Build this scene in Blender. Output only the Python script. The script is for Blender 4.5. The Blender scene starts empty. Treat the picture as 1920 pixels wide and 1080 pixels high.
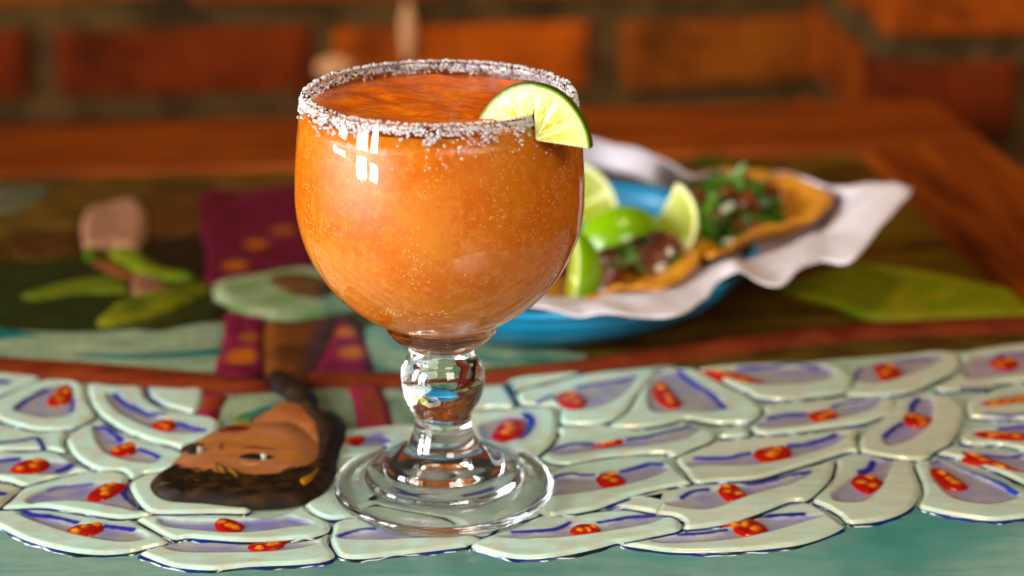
import bpy, bmesh, math, random
import numpy as np
from mathutils import Vector, Matrix, noise as mnoise
from mathutils.geometry import delaunay_2d_cdt
random.seed(7); rng = np.random.default_rng(7)
S = bpy.context.scene
COL = S.collection

# ------------------------------------------------------------------ camera
F_PX, PITCH, CAM_H, CAM_D, CAM_X = 3800.0, math.radians(19.365), 0.345, 0.7363, 0.0272
cam_data = bpy.data.cameras.new("camera"); cam = bpy.data.objects.new("camera", cam_data); COL.objects.link(cam)
cam.location = (CAM_X, -CAM_D, CAM_H); cam.rotation_euler = (math.pi / 2 - PITCH, 0, 0)
cam_data.sensor_width = 36; cam_data.lens = F_PX / 1920 * 36
cam_data.clip_start = 0.02; cam_data.clip_end = 60
cam_data.dof.use_dof = True; cam_data.dof.focus_distance = 0.748; cam_data.dof.aperture_fstop = 4.9
cam_data.dof.aperture_blades = 0
S.camera = cam

# ------------------------------------------------------------------ room light
W = bpy.data.worlds.new("World"); S.world = W; W.use_nodes = True
W.node_tree.nodes["Background"].inputs[0].default_value = (1.0, 0.80, 0.60, 1)
W.node_tree.nodes["Background"].inputs[1].default_value = 0.03
def area(name, loc, target, sx, sy, power, color, spread=math.pi):
    l = bpy.data.lights.new(name, 'AREA'); l.shape = 'RECTANGLE'; l.size = sx; l.size_y = sy
    l.energy = power; l.color = color; l.spread = spread
    o = bpy.data.objects.new(name, l); COL.objects.link(o); o.location = loc
    o.rotation_euler = (Vector(target) - Vector(loc)).to_track_quat('-Z', 'Y').to_euler()
    return o
for az, wd, z0, z1 in ((83, 0.50, -0.04, 0.03), (61, 0.36, -0.10, 0.05), (50, 0.22, -0.10, 0.0), (83, 0.50, 0.16, 1.30), (61, 0.36, 0.16, 1.30), (50, 0.22, 0.16, 1.30)):   # tall window panes to the left
    a = math.radians(az); d = 2.1; zc = (z0 + z1) / 2
    area("window_pane_light", (-math.sin(a) * d, -math.cos(a) * d, zc), (0, 0, zc - 0.12 if z1 > 1 else 0.13), wd, z1 - z0, 23 * wd * (z1 - z0), (0.93, 0.97, 1.0), math.radians(80))
area("unseen_lamp_light", (0.62, -1.25, 0.95), (0.05, 0.0, 0.08), 0.60, 0.60, 19, (1.0, 0.93, 0.80))  # unseen soft lamp at front right, set low to brighten the bowl
area("unseen_lamp_light", (0.20, 0.10, 1.35), (0.12, 0.8, 0.0), 0.18, 0.18, 2.0, (1.0, 0.72, 0.40), math.radians(85))  # unseen warm lamp, added to brighten the middle of the wall

S.view_settings.view_transform = 'Standard'; S.view_settings.look = 'None'
S.view_settings.exposure = 0.0; S.view_settings.gamma = 1.0; S.view_settings.use_curve_mapping = False
cy = S.cycles
cy.max_bounces = 18; cy.transmission_bounces = 16; cy.glossy_bounces = 8; cy.diffuse_bounces = 4
cy.transparent_max_bounces = 16; cy.caustics_reflective = True; cy.caustics_refractive = True
cy.sample_clamp_indirect = 40.0; cy.blur_glossy = 0.3; cy.use_denoising = True

# ------------------------------------------------------------------ helpers
cP, sP = math.cos(PITCH), math.sin(PITCH)
def at(px, py, z=0.0):
    """point at height z on the ray of a photograph pixel"""
    u = (px - 960) / F_PX; v = (540 - py) / F_PX
    d = (u, cP + sP * v, -sP + cP * v); t = (z - CAM_H) / d[2]
    return np.array([CAM_X + t * d[0], -CAM_D + t * d[1], z])
def lin(r, g, b):
    f = lambda c: (c / 255 / 12.92) if c / 255 <= 0.04045 else ((c / 255 + 0.055) / 1.055) ** 2.4
    return np.array([f(r), f(g), f(b)])
def mesh_obj(name, verts, faces, mat=None, parent=None, smooth=True, cols=None):
    me = bpy.data.meshes.new(name)
    me.from_pydata([tuple(map(float, v)) for v in verts], [], [tuple(map(int, f)) for f in faces])
    if cols is not None:
        at_ = me.color_attributes.new("Col", 'FLOAT_COLOR', 'POINT')
        c4 = np.ones((len(verts), 4), dtype=np.float32); c4[:, :3] = np.asarray(cols); at_.data.foreach_set("color", c4.ravel())
    if smooth: me.polygons.foreach_set("use_smooth", [True] * len(me.polygons))
    me.update()
    o = bpy.data.objects.new(name, me); COL.objects.link(o)
    if mat: me.materials.append(mat)
    if parent: o.parent = parent
    return o
def empty(name, loc=(0, 0, 0)):
    o = bpy.data.objects.new(name, None); COL.objects.link(o); o.location = loc; o.empty_display_size = 0.02
    return o
def tag(o, label=None, cat=None, group=None, kind=None):
    if label: o["label"] = label
    if cat: o["category"] = cat
    if group: o["group"] = group
    if kind: o["kind"] = kind
    return o
class NT:
    def __init__(s, name):
        s.m = bpy.data.materials.new(name); s.m.use_nodes = True; s.t = s.m.node_tree
        s.b = s.t.nodes["Principled BSDF"]; s.out = s.t.nodes["Material Output"]
    def n(s, typ, **kw):
        nd = s.t.nodes.new(typ)
        for k, v in kw.items(): setattr(nd, k, v)
        return nd
    def l(s, a, b): s.t.links.new(a, b)
    def set(s, **kw):
        names = dict(rough="Roughness", metal="Metallic", trans="Transmission Weight", ior="IOR", sss="Subsurface Weight",
                     coat="Coat Weight", coatr="Coat Roughness", spec="Specular IOR Level", sscale="Subsurface Scale")
        for k, v in kw.items(): s.b.inputs[names[k]].default_value = v
        return s
    def coords(s, scale=(1, 1, 1)):
        tc = s.n("ShaderNodeTexCoord"); mp = s.n("ShaderNodeMapping"); mp.inputs["Scale"].default_value = scale
        s.l(tc.outputs["Object"], mp.inputs["Vector"]); return mp.outputs["Vector"]
    def noise(s, vec, scale, detail=4, rough=0.55):
        nd = s.n("ShaderNodeTexNoise"); nd.inputs["Scale"].default_value = scale; nd.inputs["Detail"].default_value = detail
        nd.inputs["Roughness"].default_value = rough; s.l(vec, nd.inputs["Vector"]); return nd.outputs["Fac"]
    def ramp(s, fac, stops):
        r = s.n("ShaderNodeValToRGB"); e = r.color_ramp.elements
        while len(e) < len(stops): e.new(0.5)
        for el, (p, c) in zip(e, stops):
            el.position = p; el.color = (*c, 1) if len(c) == 3 else c
        s.l(fac, r.inputs[0]); return r.outputs["Color"]
    def mix(s, fac, a, b, mode='MIX'):
        m = s.n("ShaderNodeMix", data_type='RGBA', blend_type=mode)
        for sock, v in ((m.inputs[0], fac), (m.inputs[6], a), (m.inputs[7], b)):
            if hasattr(v, "is_linked"): s.l(v, sock)
            elif isinstance(v, (int, float)): sock.default_value = v
            else: sock.default_value = (*v, 1)
        return m.outputs[2]
    def base(s, c):
        if hasattr(c, "is_linked"): s.l(c, s.b.inputs["Base Color"])
        else: s.b.inputs["Base Color"].default_value = (*c, 1)
        return s
    def bump(s, h, strength, dist):
        b = s.n("ShaderNodeBump"); b.inputs["Strength"].default_value = strength; b.inputs["Distance"].default_value = dist
        s.l(h, b.inputs["Height"]); s.l(b.outputs[0], s.b.inputs["Normal"]); return s
    def attr(s): return s.n("ShaderNodeVertexColor", layer_name="Col").outputs["Color"]
G3 = lambda v: (v, v, v)

# paint over carved wood: vertex colour x brush streaks, varnished
def paint_mat(name, amt=0.25, rough=0.3, coat=0.5, sx=1.0, spec=0.5):
    m = NT(name); v = m.coords((60 * sx, 160, 60)); n = m.noise(v, 1.6, 5, 0.6)
    fine = m.noise(m.coords((1, 1, 1)), 900, 2)
    st = m.ramp(n, [(0.25, G3(1 - amt)), (0.75, G3(1 + amt * 0.35))])
    c = m.mix(1.0, m.attr(), st, 'MULTIPLY')
    c = m.mix(0.16, c, m.ramp(fine, [(0.3, G3(0.7)), (0.7, G3(1.15))]), 'MULTIPLY')
    m.base(c).set(rough=rough, coat=coat, coatr=0.08, spec=spec)
    m.bump(n, 0.25, 0.0006); return m.m
M_PETAL = paint_mat("petal_paint", 0.18, 0.30, 0.9, 0.5)
M_PAINT = paint_mat("mural_paint", 0.35, 0.55, 0.0, 0.5, 0.2)
M_RED = paint_mat("red_paint", 0.18, 0.22, 0.7)

# ------------------------------------------------------------------ brick wall and pillar behind the table
WROT = math.radians(5.2)
def brick_mat(name, tone):
    m = NT(name); v = m.coords(); oi = m.n("ShaderNodeObjectInfo")
    n = m.noise(v, 18, 5, 0.65); n2 = m.noise(v, 90, 4)
    c = m.ramp(n, [(0.32, tuple(tone * 0.35)), (0.52, tuple(tone)), (0.78, tuple(np.minimum(tone * np.array([1.3, 1.35, 1.1]), 0.8)))])
    c = m.mix(0.5, c, m.ramp(n2, [(0.3, G3(0.6)), (0.7, G3(1.2))]), 'MULTIPLY')
    hsv = m.n("ShaderNodeHueSaturation"); m.l(c, hsv.inputs["Color"])
    mr = m.n("ShaderNodeMapRange"); mr.inputs[3].default_value = 0.6; mr.inputs[4].default_value = 1.25
    m.l(oi.outputs["Random"], mr.inputs[0]); m.l(mr.outputs[0], hsv.inputs["Value"])
    m.base(hsv.outputs[0]).set(rough=0.85, spec=0.08); m.bump(n2, 0.6, 0.002); return m.m
M_BRICK = [brick_mat("brick_orange", lin(140, 58, 2)), brick_mat("brick_red", lin(92, 30, 2)), brick_mat("brick_tan", lin(124, 60, 6))]
def mortar_mat():
    m = NT("mortar"); v = m.coords(); n = m.noise(v, 30, 5)
    m.base(m.ramp(n, [(0.3, tuple(lin(38, 24, 6))), (0.7, tuple(lin(88, 60, 24)))])).set(rough=0.9, spec=0.15)
    m.bump(n, 0.8, 0.004); return m.m
M_MORTAR = mortar_mat()
def brick_mesh(L, H, D, seed):
    r = np.random.default_rng(seed); bm = bmesh.new()
    bmesh.ops.create_cube(bm, size=1)
    for v in bm.verts: v.co = Vector((v.co.x * L + r.normal() * .0018, v.co.y * D, v.co.z * H + r.normal() * .0015))
    bmesh.ops.bevel(bm, geom=list(bm.edges), offset=0.005, segments=2, affect='EDGES', profile=0.6)
    me = bpy.data.meshes.new("brick"); bm.to_mesh(me); bm.free(); return me
BRICK_L, BRICK_H, BRICK_D = 0.205, 0.055, 0.06
full = [brick_mesh(BRICK_L, BRICK_H, BRICK_D, i) for i in range(5)]
half = [brick_mesh(0.098, BRICK_H, BRICK_D, 20 + i) for i in range(2)]
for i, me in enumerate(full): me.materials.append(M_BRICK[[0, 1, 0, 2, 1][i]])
for i, me in enumerate(half): me.materials.append(M_BRICK[i])
def box(name, x0, x1, y0, y1, z0, z1, mat, parent, bevel=0.0):
    bm = bmesh.new(); bmesh.ops.create_cube(bm, size=1)
    for v in bm.verts: v.co = Vector(((x0 + x1) / 2 + v.co.x * (x1 - x0), (y0 + y1) / 2 + v.co.y * (y1 - y0), (z0 + z1) / 2 + v.co.z * (z1 - z0)))
    if bevel: bmesh.ops.bevel(bm, geom=list(bm.edges), offset=bevel, segments=3, affect='EDGES')
    me = bpy.data.meshes.new(name); bm.to_mesh(me); bm.free(); me.materials.append(mat)
    o = bpy.data.objects.new(name, me); COL.objects.link(o); o.parent = parent; return o
def put_brick(me, loc, rz, parent):
    o = bpy.data.objects.new("brick", me); COL.objects.link(o); o.parent = parent; o.location = loc; o.rotation_euler = (0, 0, rz); return o
PIT, ROW = 0.225, 0.0765
wall = empty("brick_wall", (0, 0.875, -0.3)); wall.rotation_euler = (0, 0, WROT)
tag(wall, "old orange brick wall with wide mortar joints behind the table", "wall")
box("mortar_bed", -0.9, 0.285, 0.006, 0.12, -0.12, 0.62, M_MORTAR, wall)
ZR = 0.277                                       # centre of the course seen at the top of the picture
for r in range(-4, 5):
    z = ZR + r * ROW
    off = -0.236 + (0.5 * PIT if r % 2 else 0)
    for k in range(-3, 4):
        x = off + PIT * k + random.uniform(-.004, .004)
        if x - 0.1 > 0.27: continue
        put_brick(full[random.choice([1, 1, 4, 3]) if x < -0.15 else random.choice([0, 2, 0, 3])], (x, 0.03 + random.uniform(-.003, .003), z), 0, wall)  # darker bricks at the left paint in the wall's light falling off
for (px, w, h, dx) in ((768, .012, .05, 0), (632, .03, .018, 0)):   # pale raised marks on the brick faces
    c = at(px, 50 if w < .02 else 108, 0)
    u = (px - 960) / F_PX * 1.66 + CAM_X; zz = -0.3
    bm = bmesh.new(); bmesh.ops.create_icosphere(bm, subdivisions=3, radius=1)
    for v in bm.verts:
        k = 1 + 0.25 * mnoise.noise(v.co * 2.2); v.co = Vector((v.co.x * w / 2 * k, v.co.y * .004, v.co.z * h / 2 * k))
    me = bpy.data.meshes.new("pale_mark"); bm.to_mesh(me); bm.free()
    sm = NT("pale_tan"); sm.base(lin(196, 140, 96)).set(rough=0.8, spec=0.1); me.materials.append(sm.m)
    o = bpy.data.objects.new("pale_mark", me); COL.objects.link(o); o.parent = wall
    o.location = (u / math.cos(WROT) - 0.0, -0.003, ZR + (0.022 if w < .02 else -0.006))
pillar = empty("brick_pillar", (0.268, 0.905, -0.3)); pillar.rotation_euler = (0, 0, WROT)
tag(pillar, "brick pillar projecting from the wall beyond the table corner", "pillar")
PD = 0.235
box("mortar_bed", 0.006, 0.62, -PD + 0.006, 0.09, -0.12, 0.62, M_MORTAR, pillar)
for r in range(-4, 5):
    z = ZR + 0.012 + r * ROW
    for k in range(3):                           # face towards the camera
        x = 0.1025 + PIT * k - (0.0 if r % 2 else -0.118)
        if x > 0.6: continue
        put_brick(full[(r * 2 + k) % 5 if (r + k) % 3 else 0], (x, -PD + 0.03, z), 0, pillar)
    if r % 2 == 0: put_brick(half[1], (0.051, -PD + 0.03, z), 0, pillar)
    y = -PD + 0.066 + (0.1025 if r % 2 else 0.053)
    put_brick(full[2] if r % 2 else half[0], (0.03, y, z), math.pi / 2, pillar)
    if r % 2 == 0: put_brick(full[0], (0.03, y + 0.163, z), math.pi / 2, pillar)

# ------------------------------------------------------------------ the painted table
table = empty("painted_table")
tag(table, "wooden table with carved and painted top of white petals and red fruit", "table")
TROT = math.radians(6.5)
ZB = -0.0022                                     # panel level; the tops of the carved petals are at z = 0
def panel_mat():
    m = NT("olive_ground_paint"); v = m.coords((1, 1, 1)); n = m.noise(m.coords((14, 40, 14)), 1.0, 5, 0.6); n2 = m.noise(v, 55, 3)
    c = m.ramp(n, [(0.28, tuple(lin(24, 14, 2))), (0.46, tuple(lin(76, 48, 4))), (0.62, tuple(lin(98, 74, 6))), (0.78, tuple(lin(56, 30, 5)))])
    c = m.mix(0.35, c, m.ramp(n2, [(0.35, G3(0.45)), (0.65, G3(1.2))]), 'MULTIPLY')
    m.base(c).set(rough=0.5, coat=0.0, spec=0.15); m.bump(n2, 0.3, 0.001); return m.m
def wood_mat(name, a, b, c_):
    m = NT(name); n = m.noise(m.coords((3, 40, 40)), 2.2, 6, 0.6); n2 = m.noise(m.coords((2, 2, 2)), 4, 3)
    c = m.ramp(n, [(0.3, tuple(a)), (0.55, tuple(b)), (0.8, tuple(c_))])
    c = m.mix(0.5, c, m.ramp(n2, [(0.3, G3(0.6)), (0.7, G3(1.2))]), 'MULTIPLY')
    m.base(c).set(rough=0.5, coat=0.0, spec=0.18); m.bump(n, 0.2, 0.001); return m.m
M_WOOD = wood_mat("varnished_wood", lin(62, 18, 1), lin(126, 52, 2), lin(164, 84, 5))
cT, sT = math.cos(TROT), math.sin(TROT)
# table frame axes: origin at the inner back right corner
ix, iy = 0.2475, 0.508
tf = empty("_tmp")
def T(u, v): return (ix + u * cT - v * sT, iy + u * sT + v * cT)
def slab(name, u0, u1, v0, v1, z0, z1, mat, bevel=0.004):
    o = box(name, u0, u1, v0, v1, z0, z1, mat, table, bevel); o.location = (ix, iy, 0); o.rotation_euler = (0, 0, TROT); return o
bpy.data.objects.remove(tf)
LW, LD, FW = 0.62, 0.82, 0.088
slab("panel", -LW, 0.0, -LD, 0.0, -0.03, ZB, panel_mat(), 0)
slab("frame_rail", -LW - FW, FW, 0.0, FW * 1.35, -0.034, 0.003, M_WOOD)
slab("frame_rail", -LW - FW, FW, -LD - FW, -LD, -0.034, 0.003, M_WOOD)
r1 = slab("frame_rail", -LD + 0.001, -0.001, -FW, 0.0, -0.034, 0.0032, M_WOOD); r1.rotation_euler = (0, 0, TROT + math.pi / 2)
r2 = slab("frame_rail", -LD + 0.001, -0.001, 0.0, FW, -0.034, 0.0032, M_WOOD); r2.rotation_euler = (0, 0, TROT + math.pi / 2)
r2.location = (*T(-LW, 0), 0)

CROP = dict(A=(0, 680), B=(0, 860), C=(340, 860), D=(860, 660), E=(860, 860), F=(1220, 640), G=(1220, 840), H=(1520, 620), I=(1520, 780), J=(480, 680), P=None)
def wpts(crop, pts, z=0.0):
    o = CROP[crop]
    return [at(*(p if o is None else (o[0] + p[0] / 4.8, o[1] + p[1] / 4.8)), z)[:2] for p in pts]
def smooth_closed(p, step):
    p = np.array(p); n = len(p); out = []
    for i in range(n):
        p0, p1, p2, p3 = p[i - 1], p[i], p[(i + 1) % n], p[(i + 2) % n]
        k = max(2, int(np.linalg.norm(p2 - p1) / step))
        for t in np.arange(k) / k:
            out.append(0.5 * (2 * p1 + (p2 - p0) * t + (2 * p0 - 5 * p1 + 4 * p2 - p3) * t * t + (3 * p1 - p0 - 3 * p2 + p3) * t ** 3))
    return np.array(out)
def smooth_open(p, step):
    p = np.array(p); q = np.vstack([2 * p[0] - p[1], p, 2 * p[-1] - p[-2]]); out = []
    for i in range(1, len(q) - 2):
        p0, p1, p2, p3 = q[i - 1], q[i], q[i + 1], q[i + 2]; k = max(2, int(np.linalg.norm(p2 - p1) / step))
        for t in np.arange(k) / k:
            out.append(0.5 * (2 * p1 + (p2 - p0) * t + (2 * p0 - 5 * p1 + 4 * p2 - p3) * t * t + (3 * p1 - p0 - 3 * p2 + p3) * t ** 3))
    out.append(p[-1]); return np.array(out)
def ccw(p):
    a = np.sum(p[:, 0] * np.roll(p[:, 1], -1) - np.roll(p[:, 0], -1) * p[:, 1]); return p if a > 0 else p[::-1].copy()
def dist_poly(q, p, closed=True):
    a = p if closed else p[:-1]; b = np.roll(p, -1, 0) if closed else p[1:]
    ab = b - a; L = np.maximum((ab ** 2).sum(1), 1e-14)
    d = np.full(len(q), 9.0)
    for s in range(0, len(q), 4000):
        w = q[s:s + 4000, None] - a[None]; t = np.clip((w * ab).sum(2) / L, 0, 1)
        d[s:s + 4000] = np.sqrt((((w - t[..., None] * ab) ** 2).sum(2)).min(1))
    return d
def inside(q, p):
    x, y = q[:, 0], q[:, 1]; r = np.zeros(len(q), bool); x2, y2 = p[-1]
    for x1, y1 in p:
        c = ((y1 > y) != (y2 > y)); xx = (x2 - x1) * (y - y1) / (y2 - y1 + 1e-15) + x1; r ^= c & (x < xx); x2, y2 = x1, y1
    return r
def offset(p, d):
    t = np.roll(p, -1, 0) - np.roll(p, 1, 0); t /= np.linalg.norm(t, axis=1)[:, None] + 1e-12
    return p + np.stack([t[:, 1], -t[:, 0]], 1) * (d if np.isscalar(d) else d[:, None])
def sstep(x): x = np.clip(x, 0, 1); return x * x * (3 - 2 * x)
def fill(outline, step):
    n = len(outline); lo, hi = outline.min(0), outline.max(0); rows = []
    for j, y in enumerate(np.arange(lo[1], hi[1], step * 0.866)):
        xs = np.arange(lo[0] + (j % 2) * step / 2, hi[0], step); rows.append(np.stack([xs, np.full_like(xs, y)], 1))
    g = np.vstack(rows); g = g[inside(g, outline)]; g = g[dist_poly(g, outline) > step * 0.45]
    pts = np.vstack([outline, g]); pts = pts + rng.normal(size=pts.shape) * 1e-7
    v, e, f, *_ = delaunay_2d_cdt([Vector(p) for p in pts], [], [list(range(n))], 1, 1e-9)
    return np.array([tuple(p) for p in v]), [tuple(q) for q in f]
def snoise(p, s): return np.array([mnoise.noise(Vector((a[0] * s, a[1] * s, 3.7))) for a in p])
def relief(name, outline, step, hfun, cfun, mat, parent, flange=0.0, fl_col=None, z0=ZB, label=None):
    outline = ccw(outline)
    v, f = fill(outline, step); d = dist_poly(v, outline); z = hfun(v, d); c = cfun(v, d)
    V = np.column_stack([v, z]); faces = []
    for q in f:
        a, b, cc = v[q[0]], v[q[1]], v[q[2]]
        faces.append(q if (b[0] - a[0]) * (cc[1] - a[1]) - (b[1] - a[1]) * (cc[0] - a[0]) > 0 else q[::-1])
    n = len(outline); b0 = len(V); zi = hfun(outline, np.zeros(n)) - 2e-5
    ww = np.full(n, 0.0003)
    if flange:
        t = np.arange(n) / n; ph = rng.random(4) * 6.28
        ww = flange * (0.8 + 0.45 * np.sin(t * 6.28 * 3 + ph[0]) + 0.35 * np.sin(t * 6.28 * 7 + ph[1]) + 0.25 * np.sin(t * 6.28 * 17 + ph[2])); ww = np.maximum(ww, flange * 0.25)
        tt = np.roll(outline, -1, 0) - np.roll(outline, 1, 0); tt /= np.linalg.norm(tt, axis=1)[:, None] + 1e-12
        front = np.clip(tt[:, 0], 0, 1)          # outward normal points at the viewer's side of the table
        ww = ww * (0.6 + 0.9 * front)
    out = offset(outline, ww); cb = c[:0]
    V = np.vstack([V, np.column_stack([outline, zi]), np.column_stack([out, np.full(n, z0 + 0.0003 + rng.random() * 0.0002)]), np.column_stack([out, np.full(n, z0 - 0.0006)])])
    if fl_col is None:
        ec = cfun(outline, np.zeros(n)); C = np.vstack([c, ec, ec, ec])
    else:
        k = np.clip(0.5 + 0.9 * np.sin(t * 6.28 * 2 + ph[3]) * np.sin(t * 6.28 * 5 + ph[1]), 0, 1)[:, None] * (0.35 + 0.65 * front[:, None])
        ec = np.asarray(fl_col[0]) * (1 - k) + np.asarray(fl_col[1]) * k; C = np.vstack([c, ec, ec, ec])
    for i in range(n):
        j = (i + 1) % n
        faces += [(b0 + j, b0 + i, b0 + n + i, b0 + n + j), (b0 + n + j, b0 + n + i, b0 + 2 * n + i, b0 + 2 * n + j)]
    o = mesh_obj(name, V, faces, mat, parent, True, C)
    if label: o["label"] = label
    return o

CREAM, BEIGE = lin(200, 230, 208), lin(196, 188, 156)
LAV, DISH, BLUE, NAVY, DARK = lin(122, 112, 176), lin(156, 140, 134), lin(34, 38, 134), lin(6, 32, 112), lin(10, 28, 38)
RED, DRED, ORG = lin(178, 20, 4), lin(128, 6, 4), lin(240, 136, 16)

def petal(crop, out, dish=None, strokes=(), red=None, tint=None, step=0.00062, lav=0.35, flat=False):
    o = smooth_closed(wpts(crop, out), 0.0011); o = ccw(o); o = offset(o, -0.0004)
    cx = o[:, 0].mean(); warm = np.clip((cx - 0.06) / 0.10, 0, 1) * 0.75 if tint is None else tint
    base = CREAM * (1 - warm) + BEIGE * warm
    D = ccw(smooth_closed(wpts(crop, dish), 0.0011)) if dish else None
    ST = [(smooth_open(wpts(crop, s[0]), 0.0008), max(s[1] / 4.8 / 4700 * 1.4, 0.0007), s[2] if len(s) > 2 else BLUE) for s in strokes]
    dep = 0.0011
    def dd(v):
        if D is None: return np.full(len(v), -1.0)
        q = dist_poly(v, D); return np.where(inside(v, D), q, -q)
    def hf(v, d):
        r = 1 - sstep(d / 0.0026); z = -0.0011 * r * r
        if flat: z = z - 0.0006
        return z - dep * sstep((dd(v) + 0.0012) / 0.0036) if D is not None else z
    def cf(v, d):
        n1 = snoise(v, 140)[:, None]; n2 = snoise(v + 5, 420)[:, None]
        c = np.tile(base, (len(v), 1)) * (1 + 0.10 * n1); line = sstep((0.00030 + 0.0003 * n1[:, 0] - d) / 0.0003)[:, None]
        c = c + (BEIGE - c) * np.clip(0.28 + 0.8 * n1, 0, 0.6)
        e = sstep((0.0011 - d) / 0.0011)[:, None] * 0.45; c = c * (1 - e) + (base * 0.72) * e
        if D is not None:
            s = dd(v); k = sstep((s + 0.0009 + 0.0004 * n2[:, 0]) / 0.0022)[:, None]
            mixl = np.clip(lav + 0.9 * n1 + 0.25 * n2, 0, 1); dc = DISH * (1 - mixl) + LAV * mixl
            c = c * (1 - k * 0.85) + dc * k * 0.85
        for L, w, col in ST:
            q = dist_poly(v, L, False); wv = w * (1 + 0.5 * n2[:, 0]); k = sstep(1 - (q - wv * 0.8) / 0.0007)[:, None]
            k2 = sstep(1 - q / (w * 2.5 + 0.0016))[:, None] * 0.45; c = c * (1 - k2) + LAV * k2
            c = c * (1 - k) + np.asarray(col) * k
        lc = DARK + (NAVY - DARK) * np.clip(0.3 + 1.5 * n1, 0, 1); 
        return np.clip(c, 0, 0.95)
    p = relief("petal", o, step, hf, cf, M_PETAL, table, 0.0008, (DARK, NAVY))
    if red is not None:
        fruit(crop, red, p)
    return p
def fruit(crop, red, parent, zb=-0.0011):
    ro = ccw(smooth_closed(wpts(crop, red), 0.0007)); c0 = ro.mean(0); u, s, vt = np.linalg.svd(ro - c0); ax, ay = vt[0], vt[1]
    ext = np.ptp((ro - c0) @ ax); wid = np.ptp((ro - c0) @ ay)
    ns = 3 if ext > 0.008 else 2
    seeds = [c0 + ax * ext * (0.52 * ((i + 0.5) / ns - 0.5) + rng.normal() * .03) * 1.2 + ay * wid * rng.uniform(-.16, .16) for i in range(ns)]
    ph = rng.random() * 3
    def hf2(v, d):
        z = zb - 0.0006 + 0.0017 * np.sqrt(np.clip(d / 0.0025, 0, 1))
        for sd in seeds:
            r = np.sqrt((((v - sd) @ ax) / (ext * .10)) ** 2 + (((v - sd) @ ay) / (wid * .15)) ** 2); z = z + 0.0005 * sstep(1.3 - r)
        return z
    def cf2(v, d):
        n = snoise(v + ph, 500)[:, None]; c = RED * (1 + 0.3 * n) + (DRED - RED) * np.clip(0.2 + n, 0, .8)
        for i, sd in enumerate(seeds):
            r = np.sqrt((((v - sd) @ ax) / (ext * .085)) ** 2 + (((v - sd) @ ay) / (wid * .13)) ** 2)[:, None]
            k = sstep(1.5 - r + 0.5 * n); c = c * (1 - k) + (ORG * (1, .8, .8)[i % 3]) * k
        e = sstep((0.0006 - d) / 0.0006)[:, None] * .5; c = c * (1 - e) + lin(214, 60, 20) * e
        return np.clip(c, 0, 1)
    relief("red_fruit", ro, 0.00055, hf2, cf2, M_RED, parent, z0=-0.0016)

TEAL = lin(20, 120, 112)
petal('A', [(-110, 250), (0, 275), (330, 150), (330, 105), (0, 70), (-110, 60)], None, [([(-80, 170), (50, 175)], 40)])
petal('A', [(0, 300), (350, 150), (560, 135), (750, 175), (790, 320), (860, 450), (800, 510), (640, 580), (350, 595), (150, 555), (0, 505), (-110, 400)],
      [(130, 400), (420, 220), (640, 190), (665, 430), (450, 490), (250, 460)], [([(140, 400), (250, 320), (420, 230)], 14), ([(660, 330), (650, 430)], 10)],
      [(560, 180), (650, 185), (670, 300), (590, 360), (440, 375), (415, 320), (490, 230)])
petal('A', [(800, 175), (1040, 190), (1280, 205), (1320, 300), (1450, 385), (1600, 425), (1750, 450), (1950, 490), (1980, 560), (1900, 660), (1640, 765), (1560, 735), (1380, 695), (1100, 595), (960, 505), (870, 430), (805, 320)],
      [(950, 280), (1050, 265), (1150, 350), (1400, 460), (1800, 585), (1850, 620), (1600, 630), (1350, 580), (1050, 430)],
      [([(1030, 270), (1100, 340), (1200, 390), (1330, 450), (1480, 460)], 18), ([(1600, 530), (1720, 570), (1840, 600)], 14)],
      [(1350, 550), (1420, 500), (1560, 490), (1600, 540), (1540, 600), (1420, 600)])
petal('A', [(1310, 205), (1600, 215), (1830, 225), (1770, 425), (1600, 405), (1450, 365), (1345, 290)], None, [([(1310, 210), (1350, 300), (1450, 370)], 14, NAVY)])
petal('A', [(610, 650), (720, 565), (860, 515), (960, 535), (1100, 612), (1380, 712), (1620, 780), (1700, 850), (1600, 950), (1440, 970), (1300, 985), (1180, 1030), (1080, 960), (870, 950), (700, 860), (620, 770), (590, 700)],
      [(840, 580), (950, 590), (1100, 690), (1280, 780), (1430, 850), (1400, 890), (1250, 890), (1000, 830), (880, 730)],
      [([(850, 575), (960, 590), (1090, 690)], 18), ([(1250, 770), (1400, 830), (1430, 850)], 13)],
      [(970, 795), (1080, 710), (1230, 690), (1265, 740), (1200, 810), (1060, 830)])
petal('A', [(-110, 510), (0, 530), (150, 572), (350, 610), (580, 595), (605, 640), (580, 700), (600, 790), (480, 780), (400, 770), (0, 775), (-110, 770)], None,
      [([(-60, 722), (0, 720), (200, 700), (330, 680), (390, 760)], 16, NAVY)], [(-70, 535), (0, 540), (55, 562), (0, 580), (-70, 580)])
petal('A', [(-110, 790), (200, 792), (420, 780), (560, 810), (680, 890), (840, 962), (700, 975), (400, 1044), (210, 1095), (90, 1056), (0, 1040), (-110, 1020)],
      [(-100, 860), (170, 860), (460, 880), (670, 900), (600, 985), (300, 1000), (0, 990), (-100, 980)],
      [([(-60, 865), (0, 865), (170, 860)], 14), ([(540, 950), (600, 925), (660, 905)], 34)],
      [(80, 940), (200, 860), (420, 850), (465, 890), (400, 960), (250, 995), (110, 975)])
petal('B', [(-90, 180), (0, 195), (90, 215), (195, 248), (100, 335), (0, 425), (-90, 440)], None, [([(-60, 300), (30, 320)], 24)], None, 0.9)
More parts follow.
